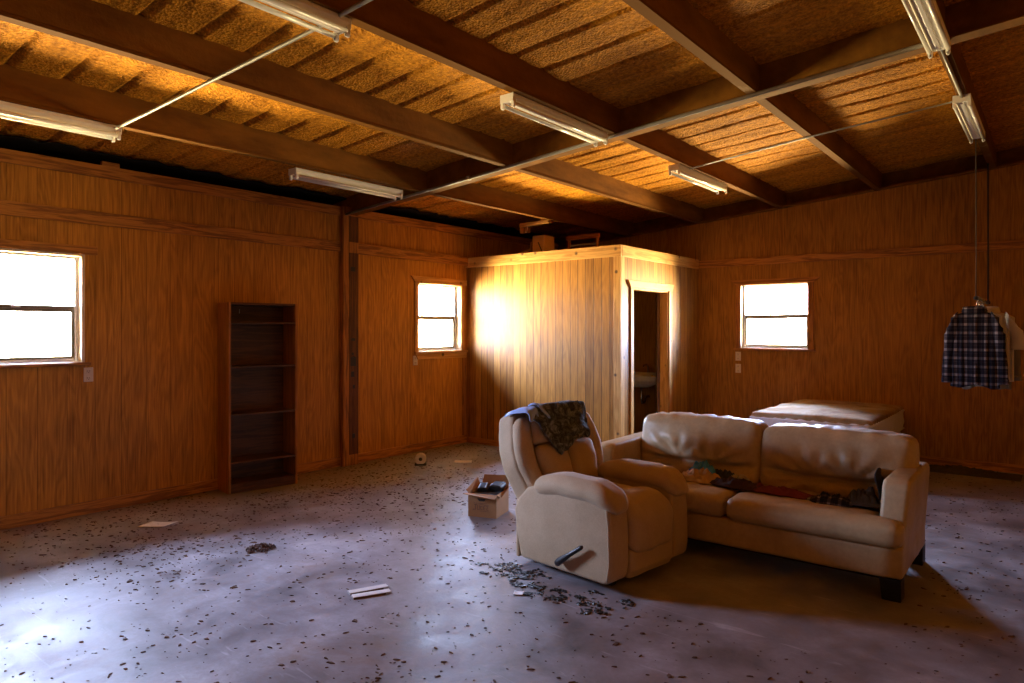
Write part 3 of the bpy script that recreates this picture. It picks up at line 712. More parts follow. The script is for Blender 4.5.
def arm_pad(vc, seed):
    def fn(p):
        # front end droops over the front of the arm, back end sinks
        k = max(0, (p.x-0.13)/0.16); z = p.z - 0.045*k*k
        k2 = max(0, (-p.x-0.12)/0.2); z -= 0.030*k2
        w = 0.004*math.sin(p.x*46+seed)*max(0, (p.x+0.05)*3)
        return (p.x, p.y + w, z + 0.5*w)
    m = puff((0.62, 0.205, 0.125), (-0.312, vc, 0.548), 0.060, 16, (0.02, 0.012, 0.012), fn, 0.006, 7, seed); return U(m)
arm_pad(0.088, 1.0).build('arm_pad', F, rc, smooth=True)
arm_pad(RCW-0.088, 4.0).build('arm_pad', F, rc, smooth=True)
def seat_fn(p):
    x = p.x; z = p.z
    if x > 0.10: z -= 0.05*((x-0.10)/0.2)**2
    if p.z < 0 and x > 0: x += 0.0
    z += 0.018*math.exp(-((p.x-0.18)/0.10)**2)
    return (x, p.y, z)
m = puff((0.62, 0.435, 0.27), (-0.290, RCW/2, 0.345), 0.065, 18, (0.018, 0.004, 0.02), seat_fn, 0.008, 5, 2.0)
U(m).build('seat', F, rc, smooth=True)
m = puff((0.10, 0.445, 0.175), (-0.046, RCW/2, 0.130), 0.028, 14, (0.010, 0.0, 0.0), lambda p: (p.x - (0.012 if p.z < -0.05 else 0), p.y, p.z), 0.004, 6, 5.0)
U(m).build('footrest_panel', F, rc, smooth=True)
m = MB(); m.box(-0.72, -0.08, 0.10, RCW-0.10, 0.05, 0.30); U(m).build('base_frame', M['underside'], rc, bevel=0.01)
for fu in (-0.70, -0.16):
    for fv in (0.13, RCW-0.17):
        m = MB(); m.box(fu, fu+0.06, fv, fv+0.04, 0.0, 0.05); U(m).build('foot_block', M['black'], rc)
m = MB(); m.box(-0.805, -0.775, 0.03, RCW-0.03, 0.03, 0.40); U(m).build('rear_panel', F, rc, bevel=0.01)
# backrest, built in its own plane: s up the back, w across, t towards the sitter
TB = math.radians(20); P0 = Vector((-0.645, 0, 0.345))
sv = Vector((-math.sin(TB), 0, math.cos(TB))); tv = Vector((math.cos(TB), 0, math.sin(TB)))
def back_pt(w, s, t): return P0 + sv*s + tv*t + Vector((0, RCW/2 + 0.008 + w, 0))
def Bk(m): return U(xform(m, lambda p: back_pt(p.y, p.z, p.x)))      # MB in (t, w, s)
def taper(w, s):
    f = 1.0
    if s > 0.40: f = 1.0 - 0.20*min(1, (s-0.40)/0.27)**1.3
    if s < 0.30: f = 1.0 - 0.15*min(1, (0.30-s)/0.20)
    return w*f
def shell_fn(c):
    def fn(p): return (p.x, taper(p.y, p.z + c), p.z)
    return fn
m = puff((0.175, 0.83, 0.665), (-0.085, 0, 0.325), 0.045, 18, (0.008, 0, 0), shell_fn(0.325), 0.004, 5, 3.0); Bk(m).build('backrest', F, rc, smooth=True)
def back_cushion(name, w0, w1, s0, s1, t=0.045, thick=0.10, r=0.045, seed=1.0, tap=True, n=14, bul=0.022):
    sc, wc = (s0+s1)/2, (w0+w1)/2
    def fn(p): return (p.x, (taper(p.y+wc, p.z+sc)-wc) if tap else p.y, p.z)
    m = puff((thick, w1-w0, s1-s0), (t, wc, sc), r, n, (bul, 0.004, 0.004), fn, 0.005, 7, seed)
    return Bk(m).build(name, F, rc, smooth=True)
back_cushion('lumbar_cushion', -0.27, -0.003, 0.09, 0.405, seed=2)
back_cushion('lumbar_cushion', 0.003, 0.27, 0.09, 0.405, seed=3)
back_cushion('headrest', -0.285, 0.285, 0.412, 0.655, t=0.03, seed=5, thick=0.12)
back_cushion('side_bolster', -0.405, -0.275, 0.08, 0.60, t=0.005, thick=0.10, seed=6, bul=0.012)
back_cushion('side_bolster', 0.275, 0.405, 0.08, 0.60, t=0.005, thick=0.10, seed=7, bul=0.012)
# lever
lv = MB(); lv.tube([(-0.385, -0.030, 0.100), (-0.36, -0.034, 0.122), (-0.28, -0.036, 0.178), (-0.195, -0.034, 0.238), (-0.185, -0.034, 0.246)], [0.020, 0.022, 0.015, 0.013, 0.007], 12); U(lv).build('recline_lever', M['black'], rc, smooth=True)
lv = MB(); lv.tube([(-0.37, 0.01, 0.115), (-0.37, -0.032, 0.115)], 0.016, 12); U(lv).build('lever_pivot', M['black'], rc, smooth=True)

# garment over the recliner's back
gm = tag(empty('draped_jacket', rc.location.copy(), th_), 'dark mottled jacket with pale blue lining draped over the recliner back', 'jacket')
def lerp_tab(tab, x):
    for (a, b), (c, d) in zip(tab, tab[1:]):
        if x <= c: return b + (d-b)*max(0, (x-a)/(c-a))
    return tab[-1][1]
LEN = [(-0.31, 0.05), (-0.27, 0.12), (-0.20, 0.24), (-0.125, 0.335), (-0.05, 0.30), (0.04, 0.25), (0.12, 0.245), (0.19, 0.235), (0.225, 0.13)]
def drape(w, q, lift=0.0, f0=0.0):
    """q = distance along the cloth; 0 at the crest, negative behind, positive down the front."""
    top = 0.664 - 0.06*abs(w/0.37)**4
    nz = noise.fractal(Vector((w*9+f0, q*9, 1.7)), 0.8, 2.0, 4)*0.020 + noise.noise(Vector((w*22, q*14+f0, 5)))*0.008
    r = 0.085
    if q < 0: s, t = top + q, -0.165 - lift - abs(nz)*0.5
    else:
        k = min(1, q/0.14)
        a = k*PI/2
        if q < 0.14: s, t = top + 0.014 + lift - 0.03*(1-math.cos(a)), -0.15 + 0.26*math.sin(a*0.92)
        else: s, t = top - 0.014 - (q-0.14)*1.02, 0.11 + 0.012
        t += lift + nz + 0.012; s += abs(nz)*0.6
    return Bk_pt(w, s, t)
def Bk_pt(w, s, t):
    p = back_pt(w, s, t); return Vector((p.x+0.4, p.y-RCW/2, p.z))
def jk(u, v):
    w = -0.31 + 0.535*u; L = lerp_tab(LEN, w) + 0.02*noise.noise(Vector((u*14, 2, 0))) + 0.14
    return tuple(drape(w, -0.10 + v*(L+0.10)))
m = MB(); m.grid(jk, 64, 56); m.build('jacket_body', M['jacket'], gm, smooth=True, solid=0.012)
def lin(u, v):
    w = -0.365 + 0.085*u + 0.015*v; q = 0.02 + v*(0.17 + 0.015*math.sin(u*7)); return tuple(drape(w, q, 0.012, 4.0))
m = MB(); m.grid(lin, 14, 16); m.build('pale_lining', M['paleblue'], gm, smooth=True, solid=0.006)
def lin2(u, v):
    q = 0.08 + 0.16*v; w = -0.265 + 0.060*v + 0.020*u; return tuple(drape(w, q, 0.016, 0.0))
m = MB(); m.grid(lin2, 4, 12); m.build('pale_edge', M['paleblue'], gm, smooth=True, solid=0.006)
m = MB()
def sl(u, v):
    a = 2*PI*u; q = v; w = -0.09 + 0.28*q; s = 0.43 + 0.04*math.sin(q*3) ; rr = 0.036*(1-0.25*abs(2*q-1)) + 0.006*noise.noise(Vector((u*5, q*9, 2)))
    return tuple(Bk_pt(w, s + rr*math.sin(a)*1.2, 0.135 + rr*0.6*math.cos(a)))
m.grid(sl, 20, 18); m.build('rolled_sleeve', M['jacket'], gm, smooth=True)

# ------------------------------------------------------------------ sofa
SX0, SX1, SY0, SY1 = -2.69, -0.66, 4.24, 5.14
so = tag(empty('sofa', ((SX0+SX1)/2, SY0, 0)), 'worn tan two-cushion leather sofa with clothes on its seat', 'sofa')
sx = (SX0+SX1)/2
def So(m): return xform(m, lambda p: Vector((p.x-sx, p.y-SY0, p.z)))
G = M['leather']
m = puff((SX1-SX0-0.03, SY1-SY0-0.04, 0.18), (sx, (SY0+SY1)/2, 0.205), 0.022, 16, (0.0, 0.006, 0), None, 0.003, 4, 1.0); So(m).build('base', G, so, smooth=True)
MBx = MB(); MBx.box(SX0+0.06, SX1-0.06, SY0+0.06, SY1-0.06, 0.10, 0.125); So(MBx).build('dust_cover', M['underside'], so)
for cx, cy in ((SX1-0.075, SY0+0.07), (SX0+0.075, SY0+0.07), (SX1-0.075, SY1-0.07), (SX0+0.075, SY1-0.07)):
    m = MB(); sgn = 1 if cx > sx else -1; cyy = 1 if cy < 4.7 else -1
    m.prism([(cx-0.055*sgn, 0.12), (cx+0.055*sgn, 0.12), (cx+0.055*sgn, 0.0), (cx-0.040*sgn, 0.0)], cy-0.055, cy+0.055, 'y')
    So(m).build('leg', M['leg'], so, bevel=0.004)
def sofa_arm(x0, x1, sgn, top):
    pr = [(SY0+0.035, 0.12), (SY1-0.04, 0.12), (SY1-0.005, 0.45), (SY1-0.01, top-0.03), (SY1-0.06, top), (SY0+0.165, top-0.005), (SY0+0.125, top-0.04), (SY0+0.085, 0.42)]
    m = MB(); m.prism(pr, x0, x1, 'x'); 
    m = xform(m, lambda p: Vector((p.x + sgn*0.035*max(0, (p.z-0.12)/0.53)*(1 if (p.x-(x0+x1)/2)*sgn > 0 else 0.6), p.y, p.z)))
    return So(m)
sofa_arm(-0.815, -0.685, 1, 0.655).build('arm', G, so, bevel=0.03, bseg=4, smooth=True)
sofa_arm(-2.665, -2.535, -1, 0.665).build('arm', G, so, bevel=0.03, bseg=4, smooth=True)
m = MB(); m.prism([(SY1-0.17, 0.13), (SY1-0.04, 0.13), (SY1-0.005, 0.70), (SY1-0.08, 0.72)], SX0+0.10, SX1-0.10, 'x'); So(m).build('back_frame', G, so, bevel=0.03, bseg=3, smooth=True)
def seat_cushion(x0, x1, lx0, lx1, seed, n=24, y0=0.0):
    """T-shaped seat: the front strip is wider (x0..x1), the rest runs between the arms (lx0..lx1)."""
    w = x1-x0
    def fn(p):
        x = p.x + (x0+x1)/2; y = p.y
        k = max(0.0, min(1.0, (y + 0.235)/0.06))
        k = k*k*(3-2*k)
        f = (x-x0)/w
        x = x*(1-k) + (lx0 + f*(lx1-lx0))*k
        z = p.z
        wr = noise.fractal(Vector((p.x*10+seed, p.y*10, 2.2)), 0.8, 2, 4)*0.007
        if p.z > 0:
            z += wr - 0.015*math.exp(-((y-0.05)/0.16)**2)
        return (x - (x0+x1)/2, y + 0.4*wr, z)
    m = puff((w, 0.68, 0.150), ((x0+x1)/2, SY0-0.025+0.34+y0, 0.363), 0.058, n, (0.0, 0.012, 0.010), fn); return So(m)
seat_cushion(-1.665, -0.668, -1.665, -0.83, 3.0).build('seat_cushion', G, so, smooth=True)
seat_cushion(-2.65, -1.675, -2.50, -1.675, 8.0, y0=0.02).build('seat_cushion', G, so, smooth=True)
def back_cush(x0, x1, top, seed, n=30):
    w = x1-x0; hgt = top-0.40
    def fn(p):
        x, y, z = p.x, p.y, p.z; s = z/(hgt/2); f = x/(w/2)
        y += 0.0
        front = -y/0.125
        # slack seam across the lower third with folds running out of it
        seam = -0.42 + 0.10*abs(f)**2.5
        g = math.exp(-((s-seam)/0.10)**2)*(1-abs(f)**4)
        ang = math.atan2(s-seam, (f - (0.25 if f > 0 else -0.25))*1.6)
        rad = math.hypot(s-seam, f*1.1)
        folds = math.sin(ang*11 + seed*3)*0.016*math.exp(-((rad-0.55)/0.38)**2)
        wob = noise.fractal(Vector((x*6+seed, z*7, seed)), 0.8, 2, 4)*0.010
        if front > 0:
            y += 0.055*g*front + (folds + wob)*front
            y -= 0.028*front*math.exp(-((s-0.30)/0.42)**2)*(1-f**4)
        crest = max(0.0, s-0.45)/0.55
        z += crest*(0.010*noise.noise(Vector((x*22+seed, 1, y*6))) + 0.006*noise.noise(Vector((x*50, seed, 0)))) - 0.006*crest*abs(f)**3
        y += 0.055*(s+1)/2*1.5 - 0.02                          # lean back
        return (x, y, z)
    m = puff((w, 0.25, hgt), ((x0+x1)/2, SY1-0.27, 0.40+hgt/2), 0.065, n, (0.015, 0.015, 0.015), fn); return So(m)
back_cush(-1.625, -0.70, 0.835, 2.0).build('back_cushion', G, so, smooth=True)
back_cush(-2.555, -1.635, 0.845, 5.3).build('back_cushion', G, so, smooth=True)

# clothes on the sofa
def rag(name, mat, cx, cy, lx, ly, rz, hgt, seed, label, cat, group='clothes lying on the sofa', zbase=0.432, n=34, fray=0.25, tilt=0.0):
    o = empty(name, (cx, cy, zbase), rz); tag(o, label, cat, group)
    def fn(u, v):
        a, b = 2*u-1, 2*v-1
        r = max(abs(a), abs(b)) or 1e-6; rr = math.hypot(a, b) or 1e-6
        k = r/rr                                             # square -> disc
        a, b = a*(0.35 + 0.65*k), b*(0.35 + 0.65*k)
        edge = 1 + fray*noise.noise(Vector((math.cos(math.atan2(b, a))*2+seed, math.sin(math.atan2(b, a))*2, seed)))
        x, y = a*edge*lx/2, b*edge*ly/2
        rad = min(1, math.hypot(a, b))
        h = hgt*(1-rad**3)*(0.45 + 0.75*abs(noise.fractal(Vector((x*11+seed, y*11, seed)), 0.7, 2.1, 4)))
        h += 0.012*abs(noise.noise(Vector((x*30, y*30+seed, 0))))*(1-rad)
        return (x, y, 0.004 + h + tilt*y)
    m = MB(); m.grid(fn, n, n); m.build('cloth_heap' if name != 'cap' else 'cap_crown', mat, o, smooth=True, solid=0.006)
    return o
rag('blue_towel', M['blue'], -2.00, 4.69, 0.20, 0.11, 0.1, 0.10, 1.0, 'bright blue cloth at the back of the left seat, behind the recliner arm', 'cloth', zbase=0.470)
rag('beige_garment', M['beige'], -1.98, 4.58, 0.34, 0.20, 0.1, 0.075, 2.0, 'crumpled beige patterned garment beside the blue cloth on the sofa', 'clothing', zbase=0.440)
rag('navy_garment', M['navy'], -1.84, 4.68, 0.30, 0.10, -0.3, 0.085, 3.0, 'dark navy garment behind the beige one at the back of the left seat', 'clothing', zbase=0.441)
rag('grey_garment', M['greycloth'], -1.74, 4.66, 0.26, 0.10, -0.25, 0.055, 4.0, 'small grey garment behind the dark wine one where the seats meet', 'clothing', zbase=0.442)
rag('wine_garment', M['maroon_dark'], -1.70, 4.54, 0.40, 0.16, -0.05, 0.055, 5.0, 'dark wine garment lying across the gap between the two seats', 'clothing', zbase=0.444)
rag('maroon_garment', M['maroon'], -1.43, 4.54, 0.50, 0.16, -0.06, 0.035, 6.0, 'maroon garment spread over the right seat of the sofa', 'clothing', zbase=0.442)
rag('plaid_garment', M['plaid_heap'], -1.09, 4.50, 0.27, 0.18, 0.1, 0.050, 7.0, 'black and white plaid garment heap near the right arm of the sofa', 'clothing', zbase=0.443)
cp = rag('cap', M['charcoal'], -0.935, 4.58, 0.20, 0.20, 0.0, 0.11, 9.0, 'round charcoal cap against the right arm of the sofa', 'cap', zbase=0.442, fray=0.08)
m = MB()
def brim(u, v):
    a = PI*(1.05 + 0.9*u); r = 0.085 + 0.06*v; return (r*math.cos(a)*0.95, r*math.sin(a)*0.9, 0.010 + 0.012*math.sin(PI*u) - 0.006*v)
m.grid(brim, 16, 4); m.build('brim', M['charcoal'], cp, smooth=True, solid=0.005)
def gr(u, v):
    return (-0.845 + 0.012*math.sin(v*5) - 0.006*u, 4.55 + 0.20*u, 0.445 + 0.19*v + 0.02*math.sin(u*3))
o = empty('grey_scarf', (-0.84, 4.55, 0.44)); tag(o, 'narrow grey cloth tucked along the right arm beside the cap', 'cloth', 'clothes lying on the sofa')
m = MB(); m.grid(gr, 10, 12); m.v = [(x+0.84-0.008, y-4.55, z-0.44) for x,y,z in m.v]; m.build('cloth_strip', M['navy'], o, smooth=True, solid=0.006)

# ------------------------------------------------------------------ mattress on its base
MX0, MX1, MY0, MY1 = -2.53, -1.375, 7.10, 8.84
bs = tag(empty('box_spring', ((MX0+MX1)/2, (MY0+MY1)/2, 0)), 'box spring under the stained mattress behind the sofa', 'bed base')
puff((MX1-MX0-0.04, MY1-MY0-0.06, 0.36), (0, 0, 0.18), 0.03, 8).build('frame', M['mattress_side'], bs, smooth=True)
mt = tag(empty('mattress', ((MX0+MX1)/2, (MY0+MY1)/2, 0.36)), 'bare stained mattress lying behind the sofa near the back wall', 'mattress')
lx, ly, lh = MX1-MX0, MY1-MY0-0.03, 0.285
def mfn(p):
    z = p.z; 
    y = p.y; x = p.x
    if abs(x) > lx/2-0.02 or abs(y) > ly/2-0.02:
        d = 0.006*math.sin((x*1.0+y*1.0+z*0.9)*52); 
        if abs(y) > ly/2-0.02: y += d*(1 if y > 0 else -1)
        else: x += d*(1 if x > 0 else -1)
    z += (0.012*noise.noise(Vector((x*3, y*3, 0))) if p.z > 0 else 0)
    return (x, y, z)
puff((lx, ly, lh-0.02), (0, 0, (lh-0.02)/2), 0.05, 30, (0, 0, 0), mfn).build('mattress_core', M['mattress_side'], mt, smooth=True)
def tfn(p):
    k = 0.010*noise.fractal(Vector((p.x*4, p.y*4, 1)), 0.8, 2, 3); return (p.x, p.y, p.z + (k + 0.012*(1-(p.x/(lx/2))**2) if p.z > 0 else 0))
puff((lx-0.012, ly-0.012, 0.07), (0, 0, lh-0.035), 0.034, 30, (0, 0, 0.01), tfn).build('stained_top', M['mattress_top'], mt, smooth=True)
m = MB()
for zz in (0.03, lh-0.055):
    pts = []
    for (x, y) in ((-1,-1),(1,-1),(1,1),(-1,1),(-1,-1)): pts.append((x*(lx/2-0.004), y*(ly/2-0.004), zz))
    for a, b in zip(pts, pts[1:]): m.tube([a, b], 0.007, 8)
m.build('piping', M['mattress_side'], mt, smooth=True)

# ------------------------------------------------------------------ hanging clothes
RX, RZ = -0.578, 1.782
rod = tag(empty('hanging_rod', (RX, 7.19, RZ)), 'clothes rod hung on two cords from the ceiling at the right', 'clothes rod')
m = MB(); m.tube([(0, 0, 0), (0, 1.43, 0)], 0.012, 12); m.build('rod_pipe', M['black'], rod, smooth=True)
for y, r in ((0.06, 0.004), (1.36, 0.009)):
    m = MB(); m.tube([(0, y, -0.014), (0.002, y, 0.4), (0, y, zb(RX)-RZ-0.004)], r, 8); m.build('cord', M['charcoal'], rod, smooth=True)
    m = MB(); m.tube([(0.016*math.cos(a), y, 0.016*math.sin(a)) for a in [2*PI*k/12 for k in range(13)]], r*0.8, 8); m.build('knot', M['charcoal'], rod, smooth=True)
def hanger(x, y, mat, label, rz=0.0):
    o = empty('coat_hanger', (x, y, RZ), rz); tag(o, label, 'hanger', 'coat hangers on the rod')
    m = MB(); hook = [(0.020*math.cos(a)-0.0, 0, 0.0+0.020*math.sin(a)) for a in [PI*(-0.15 + 1.25*k/10) for k in range(11)]][::-1]
    hook = [(-0.012, 0, -0.012)][:0] + hook
    m.tube(hook + [(0.012, 0, -0.02), (0.0, 0, -0.04), (0, 0, -0.095)], 0.003, 6); m.build('hook', M['chrome'], o, smooth=True)
    m = MB(); m.tube([(q*0.95, 0, z-0.025) for q, z in ((0,-.07),(.03,-.078),(.17,-.125),(.185,-.14),(.17,-.155),(0,-.157),(-.17,-.155),(-.185,-.14),(-.17,-.125),(-.03,-.078),(0,-.07))], 0.006, 8)
    m.build('hanger_body', mat, o, smooth=True); return o
def shirt(name, mat, x, y, W, Hh, long_sleeve, label, seed, cat='shirt', sl_len=0.52, flare=0.0):
    """A shirt hung from its hanger, x across, z down from the rod."""
    o = empty(name, (x, y, RZ)); tag(o, label, cat, 'shirts hanging on the rod')
    zt = -0.10
    def body(u, v):
        a = 2*PI*u; t = v
        neck = 0.075; sh = W*0.515
        if t < 0.12:
            k = t/0.12; hw = neck + (sh-neck)*k**0.9; z = zt - 0.012 - 0.048*k**1.2
        else:
            k = (t-0.12)/0.88; hw = sh + (W/2-sh)*min(1, k*2.0) + flare*k; z = zt - 0.060 - (Hh-0.060)*k
        dp = 0.028 + 0.030*math.sin(PI*min(1, t*1.1)) 
        c, s_ = math.cos(a), math.sin(a)
        fold = (0.012*math.sin(c*17 + seed + 2*t) + 0.008*math.sin(c*31+seed*2))*min(1, t*2.2)
        if t > 0.97: z += 0.010*math.sin(c*6+seed)
        xx = hw*(abs(c)**0.75)*(1 if c > 0 else -1)
        yy = (dp*abs(s_)**0.8)*(1 if s_ > 0 else -1) + fold*s_
        return (xx, yy, z + 0.010*math.cos(c*3))
    m = MB(); m.grid(body, 72, 40); m.build('shirt_body', mat, o, smooth=True, solid=0.003)
    for sgn in (-1, 1):
        def sleeve(u, v):
            a = 2*PI*u; k = v
            px = sgn*(W*0.515 - 0.012 + (0.045 if long_sleeve else 0.05)*k); pz = zt - 0.095 - sl_len*k; py = -0.02 - 0.012*math.sin(k*4+seed)
            ra = (0.062 - 0.022*k if long_sleeve else 0.075+0.01*k) + 0.005*math.sin(a*4 + k*9 + seed)
            rb = ra*0.55
            return (px + ra*math.cos(a)*(0.65 if k < 0.1 else 0.85), py + rb*math.sin(a), pz + 0.075*(1-k)*(-sgn*math.cos(a)))
        m = MB(); m.grid(sleeve, 20, 26); s_o = m.build('sleeve', mat, o, smooth=True, solid=0.003)
        if long_sleeve:
            def cuff(u, v):
                a = 2*PI*u; p = sleeve(u, 1.0); return (p[0] + 0.004*math.cos(a), p[1] + 0.003*math.sin(a), p[2] - 0.045*v + 0.004)
            m = MB(); m.grid(cuff, 20, 3); m.build('cuff', mat, s_o, smooth=True, solid=0.004)
    def collar(u, v):
        a = 2*PI*u; r = 0.078 + 0.020*v; return (r*math.cos(a), 0.040*math.sin(a)*(1+0.5*v) - 0.004, zt - 0.002 + 0.030*math.sin(PI*min(1, v*1.4)) - 0.035*v*(0.4 - 0.6*math.sin(a)))
    m = MB(); m.grid(collar, 28, 6); m.build('collar', mat, o, smooth=True, solid=0.004)
    if long_sleeve:
        m = MB(); m.box(-0.012, 0.012, -0.066, -0.060, zt-Hh+0.03, zt-0.06); 
        for q in range(6): m.box(-0.005, 0.005, -0.069, -0.065, zt-0.12-q*0.09-0.005, zt-0.12-q*0.09+0.005)
        m.build('button_placket', mat, o)
    return o
shirt('plaid_shirt', M['plaid'], RX-0.015, 7.31, 0.345, 0.69, True, 'black and grey plaid long-sleeved shirt, foremost on the hanging rod', 1.0, flare=0.01)
shirt('cream_shirt', M['cream'], RX+0.065, 7.49, 0.39, 0.64, False, 'cream short-sleeved shirt hanging just behind the plaid shirt', 2.0, sl_len=0.26)
shirt('grey_shirt', M['grey_shirt'], RX+0.05, 7.65, 0.37, 0.72, True, 'faded grey garment hanging behind the cream shirt', 3.0, sl_len=0.50)
hanger(RX, 7.31, M['porcelain'], 'white hanger holding the plaid shirt')
hanger(RX+0.0, 7.49, M['porcelain'], 'white hanger holding the cream shirt')
hanger(RX+0.0, 7.65, M['black'], 'black hanger holding the faded grey garment')
for k, (y, mt_, rz, lb) in enumerate(((7.76, 'porcelain', 0.06, 'empty white hanger just behind the grey garment on the rod'), (7.84, 'black', -0.08, 'first empty black hanger behind the shirts on the rod'),
                        (7.93, 'porcelain', 0.1, 'second empty white hanger behind the shirts on the rod'), (8.03, 'navy', -0.05, 'rearmost empty dark hanger on the rod'))):
    hanger(RX, y, M[mt_], lb, rz)

# ------------------------------------------------------------------ things on top of the bathroom
cz = PH-0.02
tb = tag(empty('storage_carton', (-5.30, 7.25, cz), 0.05), 'upright tan carton standing on top of the bathroom partition', 'carton')
m = MB(); m.box(-0.085, 0.105, -0.12, 0.12, 0, 0.285); m.build('carton_body', M['tan_card'], tb, bevel=0.006)
m = MB(); m.prism([(0.0, 0.20), (0.016, 0.20), (0.095, 0.03), (0.080, 0.03)], -0.1225, -0.1205, 'y'); m.build('dark_strap', M['slot'], tb)
m = MB(); m.box(-0.075, 0.095, -0.11, 0.11, 0.285, 0.292); m.build('carton_lid', M['cardboard'], tb, bevel=0.003)
fr = tag(empty('timber_frame', (-5.10, 7.52, cz)), 'dark timber trestle standing on the bathroom roof behind the tan carton', 'trestle')
m = MB(); m.box(0, 0.50, -0.02, 0.02, 0.245, 0.30); m.build('rail', M['trim_x'], fr, bevel=0.004)
for x in (0.02, 0.46):
    MB().box(x, x+0.03, -0.018, 0.018, 0, 0.245).build('post', M['trim_z'], fr, bevel=0.003)
MB().box(0.05, 0.46, -0.012, 0.012, 0.16, 0.185).build('lower_rail', M['conduit'], fr, bevel=0.003)
ln = tag(empty('leaning_stick', (-5.85, 7.12, cz)), 'thin stick leaning beside the tan carton on the bathroom roof', 'stick')
m = MB(); m.tube([(0, 0, 0.012), (0.22, 0.05, 0.075), (0.40, 0.09, 0.135)], 0.014, 8); m.build('shaft', M['pine_x'], ln, smooth=True)
MB().box(0.385, 0.415, 0.075, 0.105, 0.0, 0.22).build('prop', M['trim_z'], ln)
br = tag(empty('ceiling_bracket', (-4.97, 6.95, zb(-4.97)-0.004)), 'short orange board hung under the beam above the bathroom carton', 'bracket')
m = MB(); m.prism([(-0.46, -0.060), (0.0, -0.030), (0.0, 0.0), (-0.46, 0.0)], -0.035, 0.035, 'y'); m.build('board', M['trim_x'], br, bevel=0.003)
for x in (-0.455, -0.375):
    MB().box(x, x+0.045, -0.03, 0.03, -0.13, -0.05).build('peg', M['trim_z'], br, bevel=0.003)

# ------------------------------------------------------------------ things on the floor
def sheet(name, x, y, L, W, rz, mat, label, cat, curl=0.02, skew=0.0):
    o = empty(name, (x, y, 0), rz); tag(o, label, cat)
    def fn(u, v): return ((u-0.5)*L + skew*(v-0.5), (v-0.5)*W, 0.004 + curl*(2*u-1)**2*(0.5+0.5*v))
    m = MB(); m.grid(fn, 12, 8); m.build('sheet', mat, o, smooth=True, solid=0.002); return o
sheet('paper_sheet', -5.41, 2.39, 0.20, 0.13, math.radians(39), M['paper'], 'white sheet of paper on the floor before the left wall', 'paper', 0.006, 0.05)
sheet('paper_scrap', -5.29, 5.70, 0.20, 0.13, math.radians(39), M['paper'], 'small white paper near the corner window and bathroom wall', 'paper', 0.004)
sheet('paper_chip', -2.40, 3.05, 0.055, 0.05, 0.5, M['paper'], 'tiny white scrap beside the black shards at the recliner', 'paper', 0.004)
for k, (x, y, L, W, rz, lb) in enumerate(((-3.107, 2.548, 0.225, 0.05, 1.17, 'upper of two white slats lying side by side on the floor'), (-3.040, 2.515, 0.215, 0.05, 1.10, 'lower of two white slats lying side by side on the floor'))):
    o = empty('white_slat', (x, y, 0.0), rz); tag(o, lb, 'slat', 'white slats on the floor')
    m = MB(); m.box(-L/2, L/2, -W/2, W/2, 0.002, 0.012); m.build('slat_board', M['paint_chip'], o, bevel=0.002)
    m = MB(); m.box(-L/2+0.004, L/2-0.03, -W/2-0.003, -W/2+0.003, 0.0, 0.010); m.build('torn_edge', M['flake'], o)
# round litter item by the left wall
rl = tag(empty('tape_roll', (-5.54, 5.28, 0), 0.75), 'pale roll standing on the floor below the corner window', 'roll')
m = MB()
def ring(u, v):
    a = 2*PI*u; b = 2*PI*v; ri, ro = 0.020, 0.062; r = (ri+ro)/2 + (ro-ri)/2*max(-1, min(1, 1.4*math.cos(b))); y = 0.042*max(-1, min(1, 1.4*math.sin(b)))
    return (r*math.cos(a), y, 0.070 + r*math.sin(a))
m.grid(ring, 28, 16); m.build('roll_body', M['paint_chip'], rl, smooth=True)
m = MB(); m.prism([(-0.066, 0.0), (0.066, 0.0), (0.060, 0.040), (0.035, 0.022), (-0.035, 0.022), (-0.060, 0.040)], -0.05, 0.05, 'y'); m.build('dark_base', M['black'], rl, bevel=0.008)
core = MB().lathe([(0.022, -0.036), (0.022, 0.036)], (0, 0, 0), 18).build('core', M['slot'], rl, loc=(0, 0, 0.070))
core.rotation_euler = (PI/2, 0, 0)

